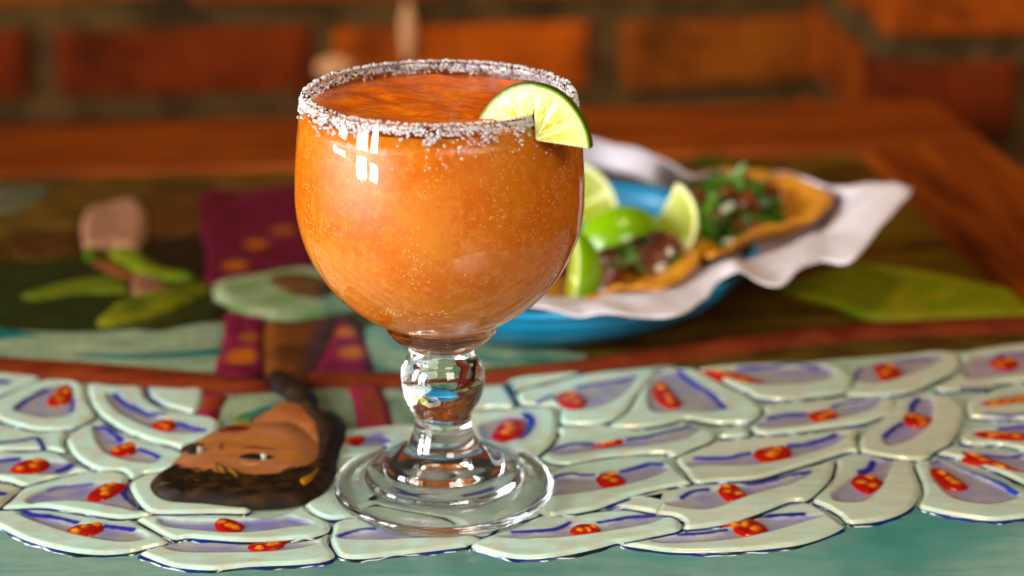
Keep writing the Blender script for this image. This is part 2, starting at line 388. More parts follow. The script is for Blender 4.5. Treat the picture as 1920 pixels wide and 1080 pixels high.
petal('B', [(210, 248), (400, 195), (700, 120), (900, 98), (1080, 104), (1165, 150), (1150, 205), (1200, 330), (1270, 432), (1385, 480), (1200, 518), (1000, 518), (600, 452), (350, 424), (25, 433), (112, 342)],
      [(240, 360), (400, 270), (600, 225), (830, 220), (1130, 230), (1250, 420), (1220, 460), (1000, 415), (700, 370), (400, 380), (270, 400)],
      [([(1150, 225), (1110, 290), (1180, 360), (1265, 420), (1240, 455)], 22), ([(440, 270), (540, 245), (820, 222)], 12, LAV * .7)],
      [(770, 345), (800, 280), (930, 205), (1050, 195), (1150, 210), (1080, 290), (940, 360), (800, 370)])
petal('B', [(-90, 440), (20, 447), (350, 440), (620, 470), (1000, 535), (1190, 537), (1300, 592), (1480, 692), (1508, 745), (1300, 798), (1150, 832), (900, 848), (600, 818), (250, 728), (0, 608), (-90, 560)],
      [(140, 460), (210, 462), (420, 512), (690, 577), (960, 602), (1210, 632), (1330, 700), (1150, 738), (900, 715), (600, 650), (250, 530)],
      [([(200, 460), (300, 495), (450, 515), (690, 570)], 15), ([(950, 600), (1080, 615), (1200, 630)], 15)],
      [(570, 640), (700, 570), (960, 560), (945, 620), (800, 685), (640, 670)])
petal('B', [(1165, 215), (1250, 145), (1420, 115), (1700, 180), (1920, 330), (2230, 400), (2228, 472), (1950, 474), (1400, 478), (1285, 430), (1190, 310)], None, (), None, 0.15)
petal('C', [(-405, 527), (-240, 492), (0, 492), (350, 486), (620, 500), (760, 514), (900, 492), (1100, 405), (1180, 475), (1325, 552), (1335, 635), (1200, 688), (1000, 712), (600, 732), (200, 708), (60, 698), (-50, 712), (-140, 690), (-300, 602)],
      [(-200, 525), (0, 545), (280, 550), (560, 545), (850, 525), (1000, 512), (1180, 580), (1000, 605), (560, 655), (200, 640), (-150, 600)],
      [([(700, 512), (800, 488), (900, 485)], 14, NAVY)],
      [(290, 600), (305, 515), (450, 515), (570, 570), (560, 620), (480, 675), (380, 675)], lav=0.85)
petal('C', [(-378, 838), (-320, 802), (-130, 752), (0, 744), (250, 730), (600, 748), (1000, 732), (1200, 704), (1322, 655), (1322, 742), (1390, 858), (1250, 916), (1000, 940), (600, 956), (300, 986), (0, 970), (-150, 936), (-300, 878)],
      [(-150, 785), (0, 755), (300, 745), (600, 765), (950, 750), (1230, 745), (1100, 790), (800, 825), (400, 835), (0, 830)], (),
      [(580, 770), (700, 735), (970, 722), (880, 800), (680, 825), (620, 810)], lav=0.3)
petal('E', [(-1162, 722), (-1142, 642), (-1126, 562), (-1000, 522), (-700, 486), (-300, 562), (190, 690), (95, 762), (0, 786), (-560, 852), (-900, 886), (-1086, 858)],
      [(-1090, 700), (-800, 640), (-500, 610), (-100, 660), (-300, 700), (-800, 720)], [([(-1080, 690), (-900, 640), (-760, 625)], 10)])
petal('E', [(-900, 450), (-600, 200), (-200, 100), (300, 130), (760, 250), (725, 488), (400, 565), (205, 682), (-300, 550), (-700, 478)], None,
      [([(60, 410), (180, 385), (290, 340)], 22), ([(-560, 330), (-420, 400), (-200, 380)], 14)])
petal('J', [(740, 605), (930, 575), (1430, 545), (1700, 700), (1700, 1000), (1300, 1010), (1200, 840), (900, 838), (745, 838), (700, 750)], [(800, 680), (960, 640), (1190, 660), (1190, 720), (900, 750)],
      [([(1020, 670), (1090, 650), (1170, 690)], 26, LAV)], [(745, 730), (800, 660), (960, 620), (990, 650), (960, 710), (850, 745)])
petal('J', [(720, 850), (1000, 840), (1180, 850), (1280, 1000), (1150, 1300), (760, 1390), (560, 1370), (432, 1262), (600, 1150), (690, 1000)], None, [([(870, 835), (960, 830)], 10)])
petal('D', [(60, 540), (250, 524), (540, 488), (840, 486), (885, 560), (892, 680), (845, 800), (690, 932), (500, 1000), (100, 1000), (-150, 800)], [(200, 640), (500, 570), (650, 600), (640, 700), (420, 810), (230, 780)],
      [([(600, 555), (655, 600), (640, 680), (560, 770)], 30)], [(290, 750), (320, 660), (420, 590), (580, 590), (610, 680), (550, 770), (420, 800)])
petal('D', [(545, 335), (800, 275), (1100, 192), (1500, 152), (1780, 140), (1700, 260), (1600, 380), (1520, 500), (1340, 615), (935, 630), (905, 490), (700, 468), (555, 448)],
      [(860, 380), (1060, 320), (1300, 280), (1600, 230), (1450, 400), (1200, 500), (950, 500)], [([(1060, 315), (1300, 275), (1600, 222)], 12), ([(720, 450), (840, 390)], 14)],
      [(870, 380), (960, 340), (1080, 350), (1170, 430), (1080, 500), (920, 470)], 0.0)
petal('D', [(430, 255), (560, 205), (1080, 160), (1040, 188), (800, 252), (560, 318), (500, 350)], None, [([(440, 265), (540, 450)], 20, TEAL * .5)], None, 0.1)
petal('D', [(0, 330), (250, 300), (415, 265), (525, 455), (250, 480), (0, 500)], None, [([(410, 280), (520, 450)], 22, TEAL * .4)], None, 0.0, flat=True)
petal('D', [(915, 662), (1350, 652), (1650, 690), (1900, 650), (2030, 592), (2070, 640), (2290, 702), (2285, 780), (2100, 858), (1955, 925), (1850, 898), (1600, 908), (1300, 938), (950, 998), (735, 938), (855, 830), (905, 740)],
      [(820, 890), (1000, 840), (1300, 800), (1700, 770), (2180, 660), (2050, 770), (1700, 830), (1300, 870), (950, 920)],
      [([(820, 880), (1000, 830), (1200, 815)], 12), ([(1530, 782), (1700, 760), (1900, 710), (2180, 650)], 14)], [(1200, 820), (1300, 790), (1500, 765), (1530, 790), (1400, 830), (1220, 850)])
petal('E', [(845, 100), (950, 54), (1300, -11), (1600, -41), (1800, -31), (1910, 25), (1995, 110), (2095, 203), (1930, 236), (1650, 296), (1400, 381), (1250, 436), (1000, 481), (745, 486), (700, 300), (760, 160)],
      [(800, 165), (1000, 155), (1210, 155), (1480, 115), (1700, 45), (1850, 55), (1880, 100), (1600, 200), (1300, 265), (800, 320)],
      [([(860, 155), (1010, 132), (1100, 145), (1210, 145)], 11), ([(1460, 115), (1650, 60), (1720, 40), (1830, 45)], 13)],
      [(1215, 120), (1290, 85), (1400, 90), (1470, 130), (1520, 190), (1420, 240), (1320, 255), (1240, 200)])
petal('E', [(105, 770), (215, 692), (500, 602), (720, 500), (1000, 500), (1250, 460), (1500, 446), (1740, 484), (1900, 504), (1974, 528), (2012, 584), (1974, 636), (1728, 690), (1500, 736), (1400, 750), (1250, 792), (1000, 846), (700, 886), (450, 876), (220, 816)],
      [(340, 690), (500, 660), (800, 645), (1000, 590), (1280, 590), (1560, 525), (1780, 505), (1870, 515), (1700, 580), (1300, 650), (1000, 690), (600, 712)],
      [([(490, 655), (800, 640), (920, 610), (1000, 575)], 12), ([(1260, 575), (1400, 550), (1560, 520), (1780, 505)], 13)],
      [(990, 640), (1030, 580), (1130, 560), (1250, 570), (1290, 640), (1200, 670), (1060, 685)])
petal('E', [(1260, 448), (1400, 396), (1650, 310), (1900, 256), (1880, 400), (1800, 470), (1740, 470), (1500, 434)], None, [([(1340, 430), (1420, 425), (1510, 438)], 10, NAVY)], None, 0.2)
petal('G', [(245, 60), (390, 2), (600, -74), (900, -110), (1300, -130), (1700, -188), (1870, -184), (1852, -110), (1882, 12), (1750, 28), (1500, 106), (1200, 196), (950, 264), (600, 286), (394, 296), (296, 190), (228, 108)],
      [(330, 130), (420, 95), (880, 45), (1250, -35), (1600, -105), (1680, -128), (1790, -130), (1600, -20), (1250, 85), (900, 145), (500, 148), (350, 160)],
      [([(400, 90), (700, 75), (890, 40)], 13), ([(1250, -30), (1400, -50), (1600, -100), (1660, -125)], 15)], [(890, 10), (1080, -40), (1250, -30), (1265, 70), (1100, 110), (980, 105)])
petal('G', [(-200, 424), (0, 390), (210, 350), (400, 314), (650, 304), (950, 284), (1250, 206), (1500, 130), (1652, 88), (1644, 200), (1592, 298), (1425, 450), (1250, 470), (1000, 565), (800, 634), (600, 684), (305, 714), (294, 650), (200, 596), (50, 574), (60, 500), (-100, 460)],
      [(130, 490), (300, 435), (560, 365), (830, 325), (1100, 295), (1440, 205), (1300, 300), (900, 415), (560, 535), (300, 530)],
      [([(280, 440), (380, 390), (510, 370)], 15), ([(830, 312), (920, 315), (1100, 285), (1250, 240), (1430, 210)], 13)],
      [(575, 330), (640, 305), (770, 305), (820, 340), (890, 430), (730, 470), (640, 430)])
petal('G', [(-285, 850), (-100, 815), (300, 740), (600, 704), (880, 626), (1000, 586), (1250, 496), (1430, 480), (1600, 574), (1716, 662), (1742, 700), (1600, 776), (1350, 854), (1000, 898), (600, 922), (200, 922), (-100, 884)],
      [(0, 825), (200, 785), (500, 775), (700, 735), (980, 600), (1150, 612), (1550, 592), (1400, 650), (1050, 750), (700, 815), (200, 850)],
      [([(985, 588), (1080, 605), (1200, 600), (1370, 590)], 16, NAVY), ([(250, 775), (480, 765), (680, 735)], 11)],
      [(640, 685), (760, 640), (890, 620), (1000, 650), (1070, 720), (1030, 765), (850, 780), (740, 740)])
petal('I', [(235, 374), (320, 336), (430, 324), (700, 374), (890, 394), (950, 500), (992, 620), (972, 720), (922, 798), (800, 874), (600, 934), (345, 950), (250, 876), (130, 806), (15, 750), (100, 652), (195, 560), (230, 450)],
      [(190, 690), (270, 610), (400, 520), (560, 410), (740, 390), (700, 520), (640, 640), (500, 750), (350, 770), (220, 750)],
      [([(560, 410), (520, 470), (450, 500)], 24)], [(350, 550), (450, 500), (600, 530), (675, 600), (560, 680), (480, 680), (380, 620)], 0.55)
petal('H', [(455, 930), (560, 836), (730, 696), (785, 600), (950, 558), (1180, 566), (1334, 624), (1392, 720), (1352, 850), (1264, 995), (1120, 1076), (1056, 1134), (900, 1146), (700, 1126), (464, 1076), (428, 1000)],
      [(650, 960), (800, 840), (900, 680), (1000, 600), (1100, 610), (1110, 760), (1050, 870), (900, 970), (720, 1030), (660, 1000)],
      [([(910, 710), (920, 660), (970, 610)], 20), ([(660, 950), (740, 880), (820, 830)], 16)], [(790, 770), (870, 725), (1000, 735), (1120, 790), (1050, 850), (920, 855), (830, 820)], 0.7)
petal('I', [(935, 404), (1100, 376), (1180, 356), (1400, 455), (1700, 560), (1920, 645), (2000, 700), (2000, 870), (1800, 915), (1600, 924), (1300, 884), (1100, 846), (968, 800), (1008, 700), (1000, 600)],
      [(1080, 390), (1150, 360), (1400, 485), (1850, 690), (1830, 740), (1600, 785), (1300, 735), (1150, 620), (1070, 500)],
      [([(1090, 395), (1170, 358), (1400, 470), (1700, 600), (1850, 690)], 20, lin(30, 70, 170))], [(1045, 510), (1080, 450), (1200, 460), (1330, 530), (1430, 620), (1350, 660), (1200, 640), (1130, 580)], 0.4)
petal('I', [(1130, 322), (1250, 256), (1400, 274), (1920, 322), (2060, 340), (2060, 660), (1920, 596), (1700, 496), (1400, 386), (1200, 338)], [(1400, 300), (1900, 350), (2000, 500), (1800, 480), (1500, 400)],
      [([(1580, 335), (1750, 350), (2000, 345)], 12)], [(1290, 320), (1370, 300), (1600, 350), (1800, 430), (1890, 480), (1750, 480), (1500, 420), (1350, 370)], 0.6)
petal('H', [(1340, 950), (1420, 876), (1600, 846), (2060, 806), (2060, 1060), (1700, 1016), (1400, 1006)], [(1460, 910), (1700, 870), (2040, 850), (2040, 980), (1600, 970)], [([(1700, 875), (1980, 845)], 10)],
      [(1450, 910), (1550, 885), (1920, 900), (2040, 930), (1920, 970), (1600, 965)], 0.5)
petal('H', [(1420, 606), (1600, 546), (1920, 506), (2060, 500), (2060, 760), (1800, 780), (1500, 774), (1410, 740)], None, [([(1580, 740), (1760, 760), (1980, 740)], 12)],
      [(1440, 665), (1650, 570), (1850, 545), (1990, 560), (1990, 660), (1600, 700)], 0.7)
petal('H', [(310, 556), (395, 440), (420, 316), (700, 236), (1000, 176), (1200, 171), (1325, 196), (1352, 280), (1284, 366), (1100, 454), (980, 514), (750, 564), (400, 574)],
      [(420, 400), (440, 315), (600, 265), (900, 225), (1190, 205), (1100, 300), (850, 400), (600, 465), (430, 445)], [([(780, 260), (900, 245), (1060, 235)], 12), ([(395, 440), (420, 340), (460, 300)], 14)],
      [(560, 300), (720, 280), (820, 340), (840, 390), (700, 440), (620, 420)], 0.5)
petal('H', [(1105, 490), (1300, 394), (1376, 290), (1356, 196), (1600, 136), (2060, 110), (2060, 400), (1700, 464), (1580, 524), (1400, 524), (1200, 534)], [(1400, 250), (1700, 190), (2040, 160), (2040, 330), (1700, 400), (1400, 420)],
      [([(1380, 520), (1500, 520), (1600, 520)], 22, lin(30, 24, 90)), ([(1700, 205), (2000, 180)], 14)], [(1600, 270), (1700, 210), (1830, 240), (1890, 290), (1820, 340), (1700, 340)], 0.55)
petal('F', [(425, 234), (700, 196), (1100, 176), (1500, 176), (1680, 206), (1794, 274), (1822, 350), (1752, 446), (1500, 484), (1200, 514), (950, 494), (850, 436), (700, 376), (560, 296)],
      [(720, 245), (1100, 225), (1540, 222), (1650, 290), (1500, 355), (1100, 385), (800, 350)], [([(800, 235), (920, 230), (1100, 225), (1250, 202), (1500, 225)], 14)],
      [(430, 240), (560, 235), (760, 260), (950, 320), (1030, 360), (960, 395), (800, 370), (640, 340), (530, 290)], 0.35)
petal('F', [(75, 246), (250, 226), (400, 236), (560, 316), (720, 406), (900, 496), (984, 570), (994, 640), (900, 714), (750, 724), (560, 724), (340, 684), (200, 714), (0, 752), (-250, 762), (-370, 736), (-200, 600), (-84, 420)],
      [(0, 330), (250, 265), (400, 385), (640, 525), (665, 595), (500, 625), (300, 625), (0, 610)], [([(260, 270), (380, 370), (540, 470), (640, 560), (660, 600)], 20)],
      [(5, 420), (60, 350), (140, 360), (220, 450), (295, 540), (230, 590), (120, 575), (30, 510)], 0.1, lav=0.3)
petal('F', [(1014, 640), (1026, 566), (1300, 536), (1560, 506), (1800, 496), (2100, 506), (2205, 536), (2215, 570), (2150, 640), (1950, 714), (1700, 754), (1300, 804), (1000, 824), (908, 788), (900, 744)],
      [(960, 722), (1200, 665), (1500, 605), (1900, 545), (2060, 515), (2000, 600), (1700, 685), (1300, 755), (1000, 768)], [([(1060, 690), (1200, 660), (1390, 640)], 14), ([(1640, 580), (1780, 550), (1920, 530)], 12)],
      [(1405, 640), (1520, 600), (1640, 590), (1700, 680), (1620, 725), (1480, 710)], 0.4)
petal('F', [(605, 846), (645, 792), (760, 742), (850, 742), (894, 826), (750, 850)], None, (), None, 0.1)

# teal foreground and the rest of the painted picture, as low carved relief
def piece(name, pts, col, top, crop='P', col2=None, step=0.0022, bevel=0.004, mat=None, n_amt=0.25, dots=(), label=None, nscale=60, parent=None, z0=ZB):
    o = ccw(smooth_closed(wpts(crop, pts, max(top, 0.0) * 0.45), 0.003 if step > .0015 else 0.0012)); col = np.asarray(col); c2 = col * 0.5 if col2 is None else np.asarray(col2)
    zt = top
    def hf(v, d): return z0 + 0.0004 + (zt - z0 - 0.0004) * np.sqrt(sstep(d / bevel))
    def cf(v, d):
        n = snoise(v * np.array([1, 2.2]), nscale)[:, None]; k = np.clip(0.35 + n * 1.3, 0, 1); c = col * (1 - k) + c2 * k
        c = c * (1 + n_amt * snoise(v + 2, 300)[:, None]) * (0.72 if step > .0015 else 0.9)
        for (dp, r, dc) in dots:
            q = np.linalg.norm((v - at(*dp, 0)[:2]) * np.array([1, .8]), axis=1); m = sstep(1.6 - q / r)[:, None]; c = c * (1 - m) + np.asarray(dc) * m
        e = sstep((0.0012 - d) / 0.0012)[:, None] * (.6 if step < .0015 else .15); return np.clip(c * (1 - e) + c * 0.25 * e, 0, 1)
    p = relief(name, o, step, hf, cf, mat or M_PAINT, parent or table, z0=z0)
    if label: p["label"] = label
    return p
def teal_mat():
    m = NT("teal_paint"); n = m.noise(m.coords((9, 34, 9)), 1.5, 6, 0.62); n2 = m.noise(m.coords((5, 5, 5)), 1.6, 3); n3 = m.noise(m.coords(), 120, 3)
    a = m.ramp(n, [(0.30, tuple(lin(104, 150, 132))), (0.48, tuple(lin(138, 166, 146))), (0.66, tuple(lin(84, 146, 132))), (0.8, tuple(lin(160, 174, 150)))])
    b = m.ramp(n, [(0.3, tuple(lin(8, 104, 98))), (0.7, tuple(lin(70, 140, 126)))])
    c = m.mix(m.ramp(n2, [(0.46, G3(0)), (0.72, G3(0.9))]), a, b); c = m.mix(0.25, c, m.ramp(n3, [(0.3, G3(.75)), (0.7, G3(1.1))]), 'MULTIPLY')
    m.base(c).set(rough=0.22, coat=0.6, coatr=0.1); m.bump(n, 0.15, 0.0008); return m.m
tl = [(-160, 930), (0, 960), (180, 1010), (310, 1035), (620, 1015), (900, 990), (1160, 1015), (1580, 975), (1640, 950), (2080, 930), (2080, 1130), (1900, 1500), (0, 1500), (-200, 1130)]
to = ccw(np.array([at(*p, 0)[:2] for p in tl]))
relief("teal_ground", smooth_closed(to, 0.02), 0.012, lambda v, d: np.full(len(v), ZB + 0.0003), lambda v, d: np.tile(TEAL, (len(v), 1)), teal_mat(), table, z0=ZB)

gl = [(-160, 690), (300, 712), (560, 730), (960, 706), (1240, 680), (2080, 640), (2080, 950), (1640, 962), (1580, 985), (1160, 1022), (900, 1000), (620, 1022), (310, 1042), (0, 968), (-160, 940)]
relief("cream_ground", ccw(np.array([at(*p, 0)[:2] for p in gl])), 0.012, lambda v, d: np.full(len(v), ZB + 0.00015), lambda v, d: np.tile(lin(168, 184, 160), (len(v), 1)), M_PAINT, table, z0=ZB)
OL, DOL = lin(104, 78, 10), lin(46, 30, 4)
MAG, DMAG = lin(150, 26, 66), lin(92, 8, 22)
LGR, YGR, DGR = lin(110, 140, 16), lin(142, 138, 8), lin(38, 46, 6)
MINT = lin(166, 182, 140); PINK = lin(190, 132, 98); RUST = lin(140, 52, 10); ORD = lin(190, 96, 8)
piece("painted_board", [(-80, 330), (100, 325), (330, 322), (600, 318), (600, 352), (370, 362), (260, 372), (150, 380), (-80, 390)], lin(112, 76, 10), -0.001, col2=lin(70, 44, 6))
piece("painted_cloud", [(-80, 345), (40, 345), (100, 352), (70, 378), (20, 392), (-80, 392)], lin(120, 112, 74), 0.0, col2=lin(70, 80, 62))
piece("painted_board", [(-80, 400), (140, 396), (148, 408), (130, 420), (-80, 424)], lin(112, 80, 18), -0.0005)
piece("painted_board", [(20, 432), (140, 426), (150, 462), (60, 476), (20, 466)], lin(96, 54, 8), -0.0008)
piece("painted_board", [(282, 352), (370, 366), (374, 430), (285, 442), (278, 400)], lin(108, 62, 8), -0.0008)
piece("painted_patch", [(262, 450), (372, 438), (384, 512), (320, 500), (280, 476)], lin(40, 28, 4), -0.0012)  # dark brown patch of the mural
piece("dark_foliage", [(-80, 480), (60, 484), (150, 478), (240, 520), (380, 524), (402, 560), (330, 600), (240, 612), (100, 616), (-80, 602)], DGR, -0.0010, col2=lin(44, 56, 6))
piece("pink_flower", [(160, 392), (196, 380), (246, 368), (272, 388), (275, 430), (257, 462), (206, 457), (160, 459), (152, 430)], PINK, 0.0014, col2=PINK * .8)
piece("flower_fold", [(204, 388), (212, 400), (208, 440), (200, 456), (196, 430), (200, 400)], PINK * .6, 0.0018, z0=0.0006)
piece("green_leaf", [(157, 463), (184, 460), (183, 478), (162, 482)], LGR * .8, 0.0)
piece("green_leaf", [(204, 466), (250, 462), (286, 490), (312, 500), (360, 508), (362, 521), (320, 523), (270, 512), (232, 492)], LGR, 0.0006, col2=YGR)
piece("pink_stem", [(166, 492), (210, 486), (250, 510), (262, 526), (220, 512)], lin(150, 96, 56), 0.0, col2=RUST)
piece("pink_flower", [(248, 516), (280, 512), (318, 532), (306, 552), (262, 552), (242, 540)], lin(170, 118, 90), 0.0008, col2=lin(150, 90, 60))
piece("green_leaf", [(36, 550), (110, 528), (210, 514), (246, 530), (238, 546), (150, 548), (70, 560)], lin(116, 124, 10), 0.0006, col2=lin(90, 100, 8))
piece("green_leaf", [(176, 604), (220, 562), (262, 546), (372, 532), (396, 544), (310, 586), (236, 606)], YGR, 0.0008, col2=lin(80, 92, 8))
piece("green_leaf", [(256, 606), (330, 578), (396, 560), (424, 580), (330, 612), (280, 618)], lin(60, 64, 8), 0.0002)
piece("magenta_cloth", [(374, 358), (470, 352), (600, 345), (620, 480), (560, 500), (402, 528), (384, 470)], MAG * .55, -0.0006, col2=DMAG,
      dots=[((440, 496), .006, ORD * .7), ((480, 456), .006, ORD * .6), ((530, 430), .006, ORD * .5)])
piece("white_hat", [(394, 540), (410, 521), (470, 510), (560, 496), (640, 502), (720, 520), (720, 560), (640, 577), (560, 591), (490, 589), (440, 577), (405, 560)], lin(168, 178, 132), 0.0014, col2=lin(130, 160, 84), bevel=.008)
piece("hat_crown", [(500, 525), (530, 514), (590, 516), (632, 540), (604, 562), (560, 558), (520, 542)], lin(126, 84, 40), 0.0024, col2=lin(90, 50, 14), z0=0.0006)
piece("mint_cloth", [(-80, 600), (100, 616), (260, 610), (420, 600), (416, 640), (402, 692), (200, 680), (-80, 662)], MINT, -0.0012, col2=MINT * .8)
piece("teal_stripe", [(-80, 600), (60, 618), (70, 628), (-80, 634)], TEAL, -0.0006, col2=TEAL * .7)
piece("teal_stripe", [(135, 660), (270, 658), (412, 648), (410, 662), (270, 670), (150, 667)], TEAL, -0.0004, col2=TEAL * .7)
piece("magenta_cloth", [(425, 582), (470, 588), (496, 592), (493, 640), (490, 704), (404, 692), (416, 640)], MAG, 0.0, col2=DMAG, dots=[((455, 668), .007, ORD), ((470, 632), .005, ORD * .7)])
piece("brown_arm", [(498, 596), (560, 600), (624, 590), (604, 640), (580, 700), (500, 706), (494, 650)], lin(136, 72, 14), 0.0012, col2=lin(100, 48, 8), bevel=.008)
piece("magenta_cloth", [(588, 692), (612, 650), (640, 592), (672, 606), (690, 650), (698, 690), (640, 694)], MAG, 0.0, col2=DMAG * 1.2, dots=[((662, 660), .006, ORD), ((652, 622), .005, ORD)])
piece("mint_cloth", [(690, 606), (820, 600), (980, 640), (1100, 660), (960, 676), (780, 690), (706, 692)], MINT, -0.0012, col2=lin(40, 120, 100))
piece("painted_rod", [(-80, 660), (120, 670), (300, 684), (496, 706), (496, 730), (300, 720), (120, 705), (-80, 692)], RUST, 0.0016, col2=lin(112, 34, 6), bevel=.008)
piece("painted_rod", [(582, 692), (680, 690), (790, 692), (920, 690), (1080, 668), (1200, 650), (1400, 622), (1600, 602), (2000, 584), (2000, 612), (1700, 622), (1500, 638), (1340, 660), (1180, 680), (1020, 700), (900, 712), (760, 718), (590, 716)], RUST, 0.0016, col2=lin(120, 40, 6), bevel=.008)
piece("green_leaf", [(1462, 536), (1540, 505), (1610, 492), (1740, 506), (1920, 545), (2000, 565), (2000, 588), (1800, 588), (1640, 592), (1560, 566)], lin(158, 150, 8), 0.0006, col2=lin(124, 146, 6))
piece("green_leaf", [(1290, 300), (1330, 280), (1380, 296), (1420, 318), (1350, 316)], lin(70, 80, 8), 0.0, col2=lin(50, 50, 4))
piece("olive_ground", [(1230, 690), (1340, 668), (1500, 646), (1700, 630), (2000, 620), (2000, 650), (1800, 652), (1600, 664), (1400, 680)], OL, -0.0012, col2=lin(76, 50, 4))
piece("magenta_stripe", [(376, 732), (426, 736), (416, 760), (405, 782), (384, 784), (368, 768), (376, 750)], MAG, 0.0, dots=[((398, 755), .006, RUST)], step=.0012)
piece("magenta_stripe", [(652, 722), (690, 718), (712, 722), (728, 756), (736, 794), (704, 800), (672, 796), (664, 756)], MAG, 0.0002, col2=lin(170, 40, 60), dots=[((694, 740), .005, RUST), ((698, 760), .005, RUST), ((702, 782), .005, RUST)], step=.0012)
piece("mint_cloth", [(426, 738), (520, 728), (656, 722), (668, 760), (674, 800), (630, 800), (540, 780), (450, 800), (412, 782)], MINT, -0.0012, col2=MINT * .75)
piece("mint_cloth", [(736, 730), (800, 722), (880, 716), (900, 760), (860, 800), (740, 800)], MINT, -0.0012, col2=lin(120, 150, 120))
piece("teal_collar", [(430, 786), (452, 770), (500, 756), (540, 748), (536, 764), (500, 776), (470, 794)], TEAL, 0.0004, col2=lin(96, 110, 16), step=.0012)
piece("teal_collar", [(612, 758), (640, 776), (656, 800), (640, 812), (616, 790)], TEAL * .8, 0.0004, step=.0012)

# carved woman's head in the table relief
HAIR, HAIR2 = lin(52, 30, 10), lin(30, 16, 4)
SKIN, SKIN2 = lin(172, 106, 62), lin(176, 104, 38)
NOH = 0.0
head = piece("carved_head", [(320, 882), (344, 846), (374, 820), (430, 796), (480, 788), (550, 792), (596, 826), (604, 862), (572, 892), (500, 904), (400, 900)], SKIN, 0.0030, col2=SKIN2, step=.0010, bevel=.012, n_amt=.10, nscale=45, z0=0.0,
             label="brown carved face of a woman lying sideways")
piece("neck", [(476, 792), (500, 770), (540, 752), (592, 768), (606, 800), (596, 836), (550, 794)], lin(176, 96, 42), 0.0016, col2=SKIN, step=.0012, parent=head, z0=-0.0002)
piece("hair", [(284, 910), (290, 890), (318, 874), (334, 864), (346, 878), (360, 870), (372, 886), (398, 872), (410, 886), (440, 888), (500, 890), (552, 880), (584, 862), (596, 836), (590, 800), (572, 776), (552, 752), (530, 734), (504, 716), (500, 700), (530, 696), (566, 712), (594, 738), (596, 762), (618, 772), (644, 792), (646, 814), (632, 850), (626, 880), (596, 922), (540, 940), (460, 943), (380, 936), (310, 930)],
      HAIR2, 0.0042, col2=lin(62, 38, 12), step=.0009, bevel=.005, parent=head, nscale=160, n_amt=.5, z0=-0.0001)
for k in range(16):                              # painted strands along the hair
    a = (300 + k * 19, 902 + 10 * math.sin(k * 1.9)); dx, dy = 26, (4 if k < 9 else -3 - (k - 9) * 1.6); a = (a[0], a[1] + (10 if k < 8 else 12 - (k - 8) * 4))
    piece("hair_strand", [a, (a[0] + dx * .5, a[1] + dy * .5 - 2), (a[0] + dx, a[1] + dy), (a[0] + dx * .5, a[1] + dy * .5 + 2)], (lin(96, 62, 22), lin(14, 8, 2), lin(70, 42, 14))[k % 3], 0.0049, step=.0006, bevel=.0015, parent=head, z0=0.0034)
for pts, colr in (([(405, 872), (424, 884), (430, 904), (418, 900)], lin(140, 92, 26)), ([(424, 880), (452, 892), (448, 908), (434, 902)], lin(146, 96, 28)), ([(366, 880), (388, 898), (382, 902), (368, 892)], lin(120, 74, 20)),
                  ([(556, 908), (580, 894), (604, 876), (598, 900), (572, 922)], lin(160, 100, 20))):
    piece("hair_lock", pts, colr, 0.0048, step=.0007, bevel=.003, parent=head, z0=0.0028)
piece("eye", [(444, 862), (468, 856), (496, 858), (518, 863), (492, 868), (464, 867)], lin(16, 14, 8), 0.0040, step=.0006, bevel=.002, parent=head, z0=0.0020)
piece("eye_white", [(487, 859), (497, 858), (504, 862), (496, 866), (488, 865)], lin(225, 220, 200), 0.0044, step=.0005, bevel=.0012, parent=head, z0=0.0028)
piece("eye", [(352, 848), (366, 842), (380, 846), (376, 854), (360, 854)], lin(24, 20, 10), 0.0038, step=.0006, bevel=.002, parent=head, z0=0.0020)
piece("eye_white", [(367, 846), (378, 844), (383, 850), (371, 853)], lin(200, 190, 160), 0.0042, step=.0005, bevel=.0012, parent=head, z0=0.0028)
piece("eyelid", [(440, 866), (470, 872), (505, 872), (480, 880), (452, 876)], lin(196, 124, 84), 0.0037, step=.0008, bevel=.003, parent=head, z0=0.0020)
piece("lips", [(412, 808), (438, 800), (474, 805), (466, 814), (434, 817)], lin(130, 16, 12), 0.0035, step=.0008, bevel=.003, parent=head, z0=0.0016)
piece("eyebrow", [(430, 850), (470, 842), (512, 846), (536, 856), (510, 850), (468, 847)], lin(84, 44, 16), 0.0037, step=.0006, bevel=.002, parent=head, z0=0.0018)
piece("eyebrow", [(340, 842), (360, 834), (384, 836), (386, 840), (360, 839)], lin(84, 44, 16), 0.0034, step=.0006, bevel=.002, parent=head, z0=0.0016)
piece("nose", [(404, 836), (412, 822), (424, 838), (418, 856), (404, 850)], lin(160, 92, 56), 0.0039, step=.0009, bevel=.004, parent=head, z0=0.0016)

# ------------------------------------------------------------------ the stemmed glass
def smooth_profile(pts, step=0.0008): return smooth_open(np.array(pts), step)
ZG = 0.0003
OUT_ = [(0.0000, 0.0112), (0.007, 0.0106), (0.014, 0.0086), (0.020, 0.0060), (0.0255, 0.0040), (0.0310, 0.0024), (0.0350, 0.0008), (0.0378, 0.0), (0.0405, 0.0), (0.0428, 0.0012), (0.0438, 0.0033), (0.0429, 0.0051), (0.0395, 0.0060), (0.0345, 0.0067),
        (0.0315, 0.0080), (0.0299, 0.0101), (0.0264, 0.0112), (0.0242, 0.0126), (0.0228, 0.0150), (0.0180, 0.0178), (0.0146, 0.0203), (0.0128, 0.0238), (0.0113, 0.0280), (0.0110, 0.0312), (0.0118, 0.0346), (0.0136, 0.0380),
        (0.0156, 0.0422), (0.0166, 0.0475), (0.0161, 0.0526), (0.0145, 0.0562), (0.0131, 0.0582), (0.0130, 0.0610), (0.0134, 0.0636), (0.0158, 0.0653), (0.0192, 0.0670), (0.0216, 0.0698)]
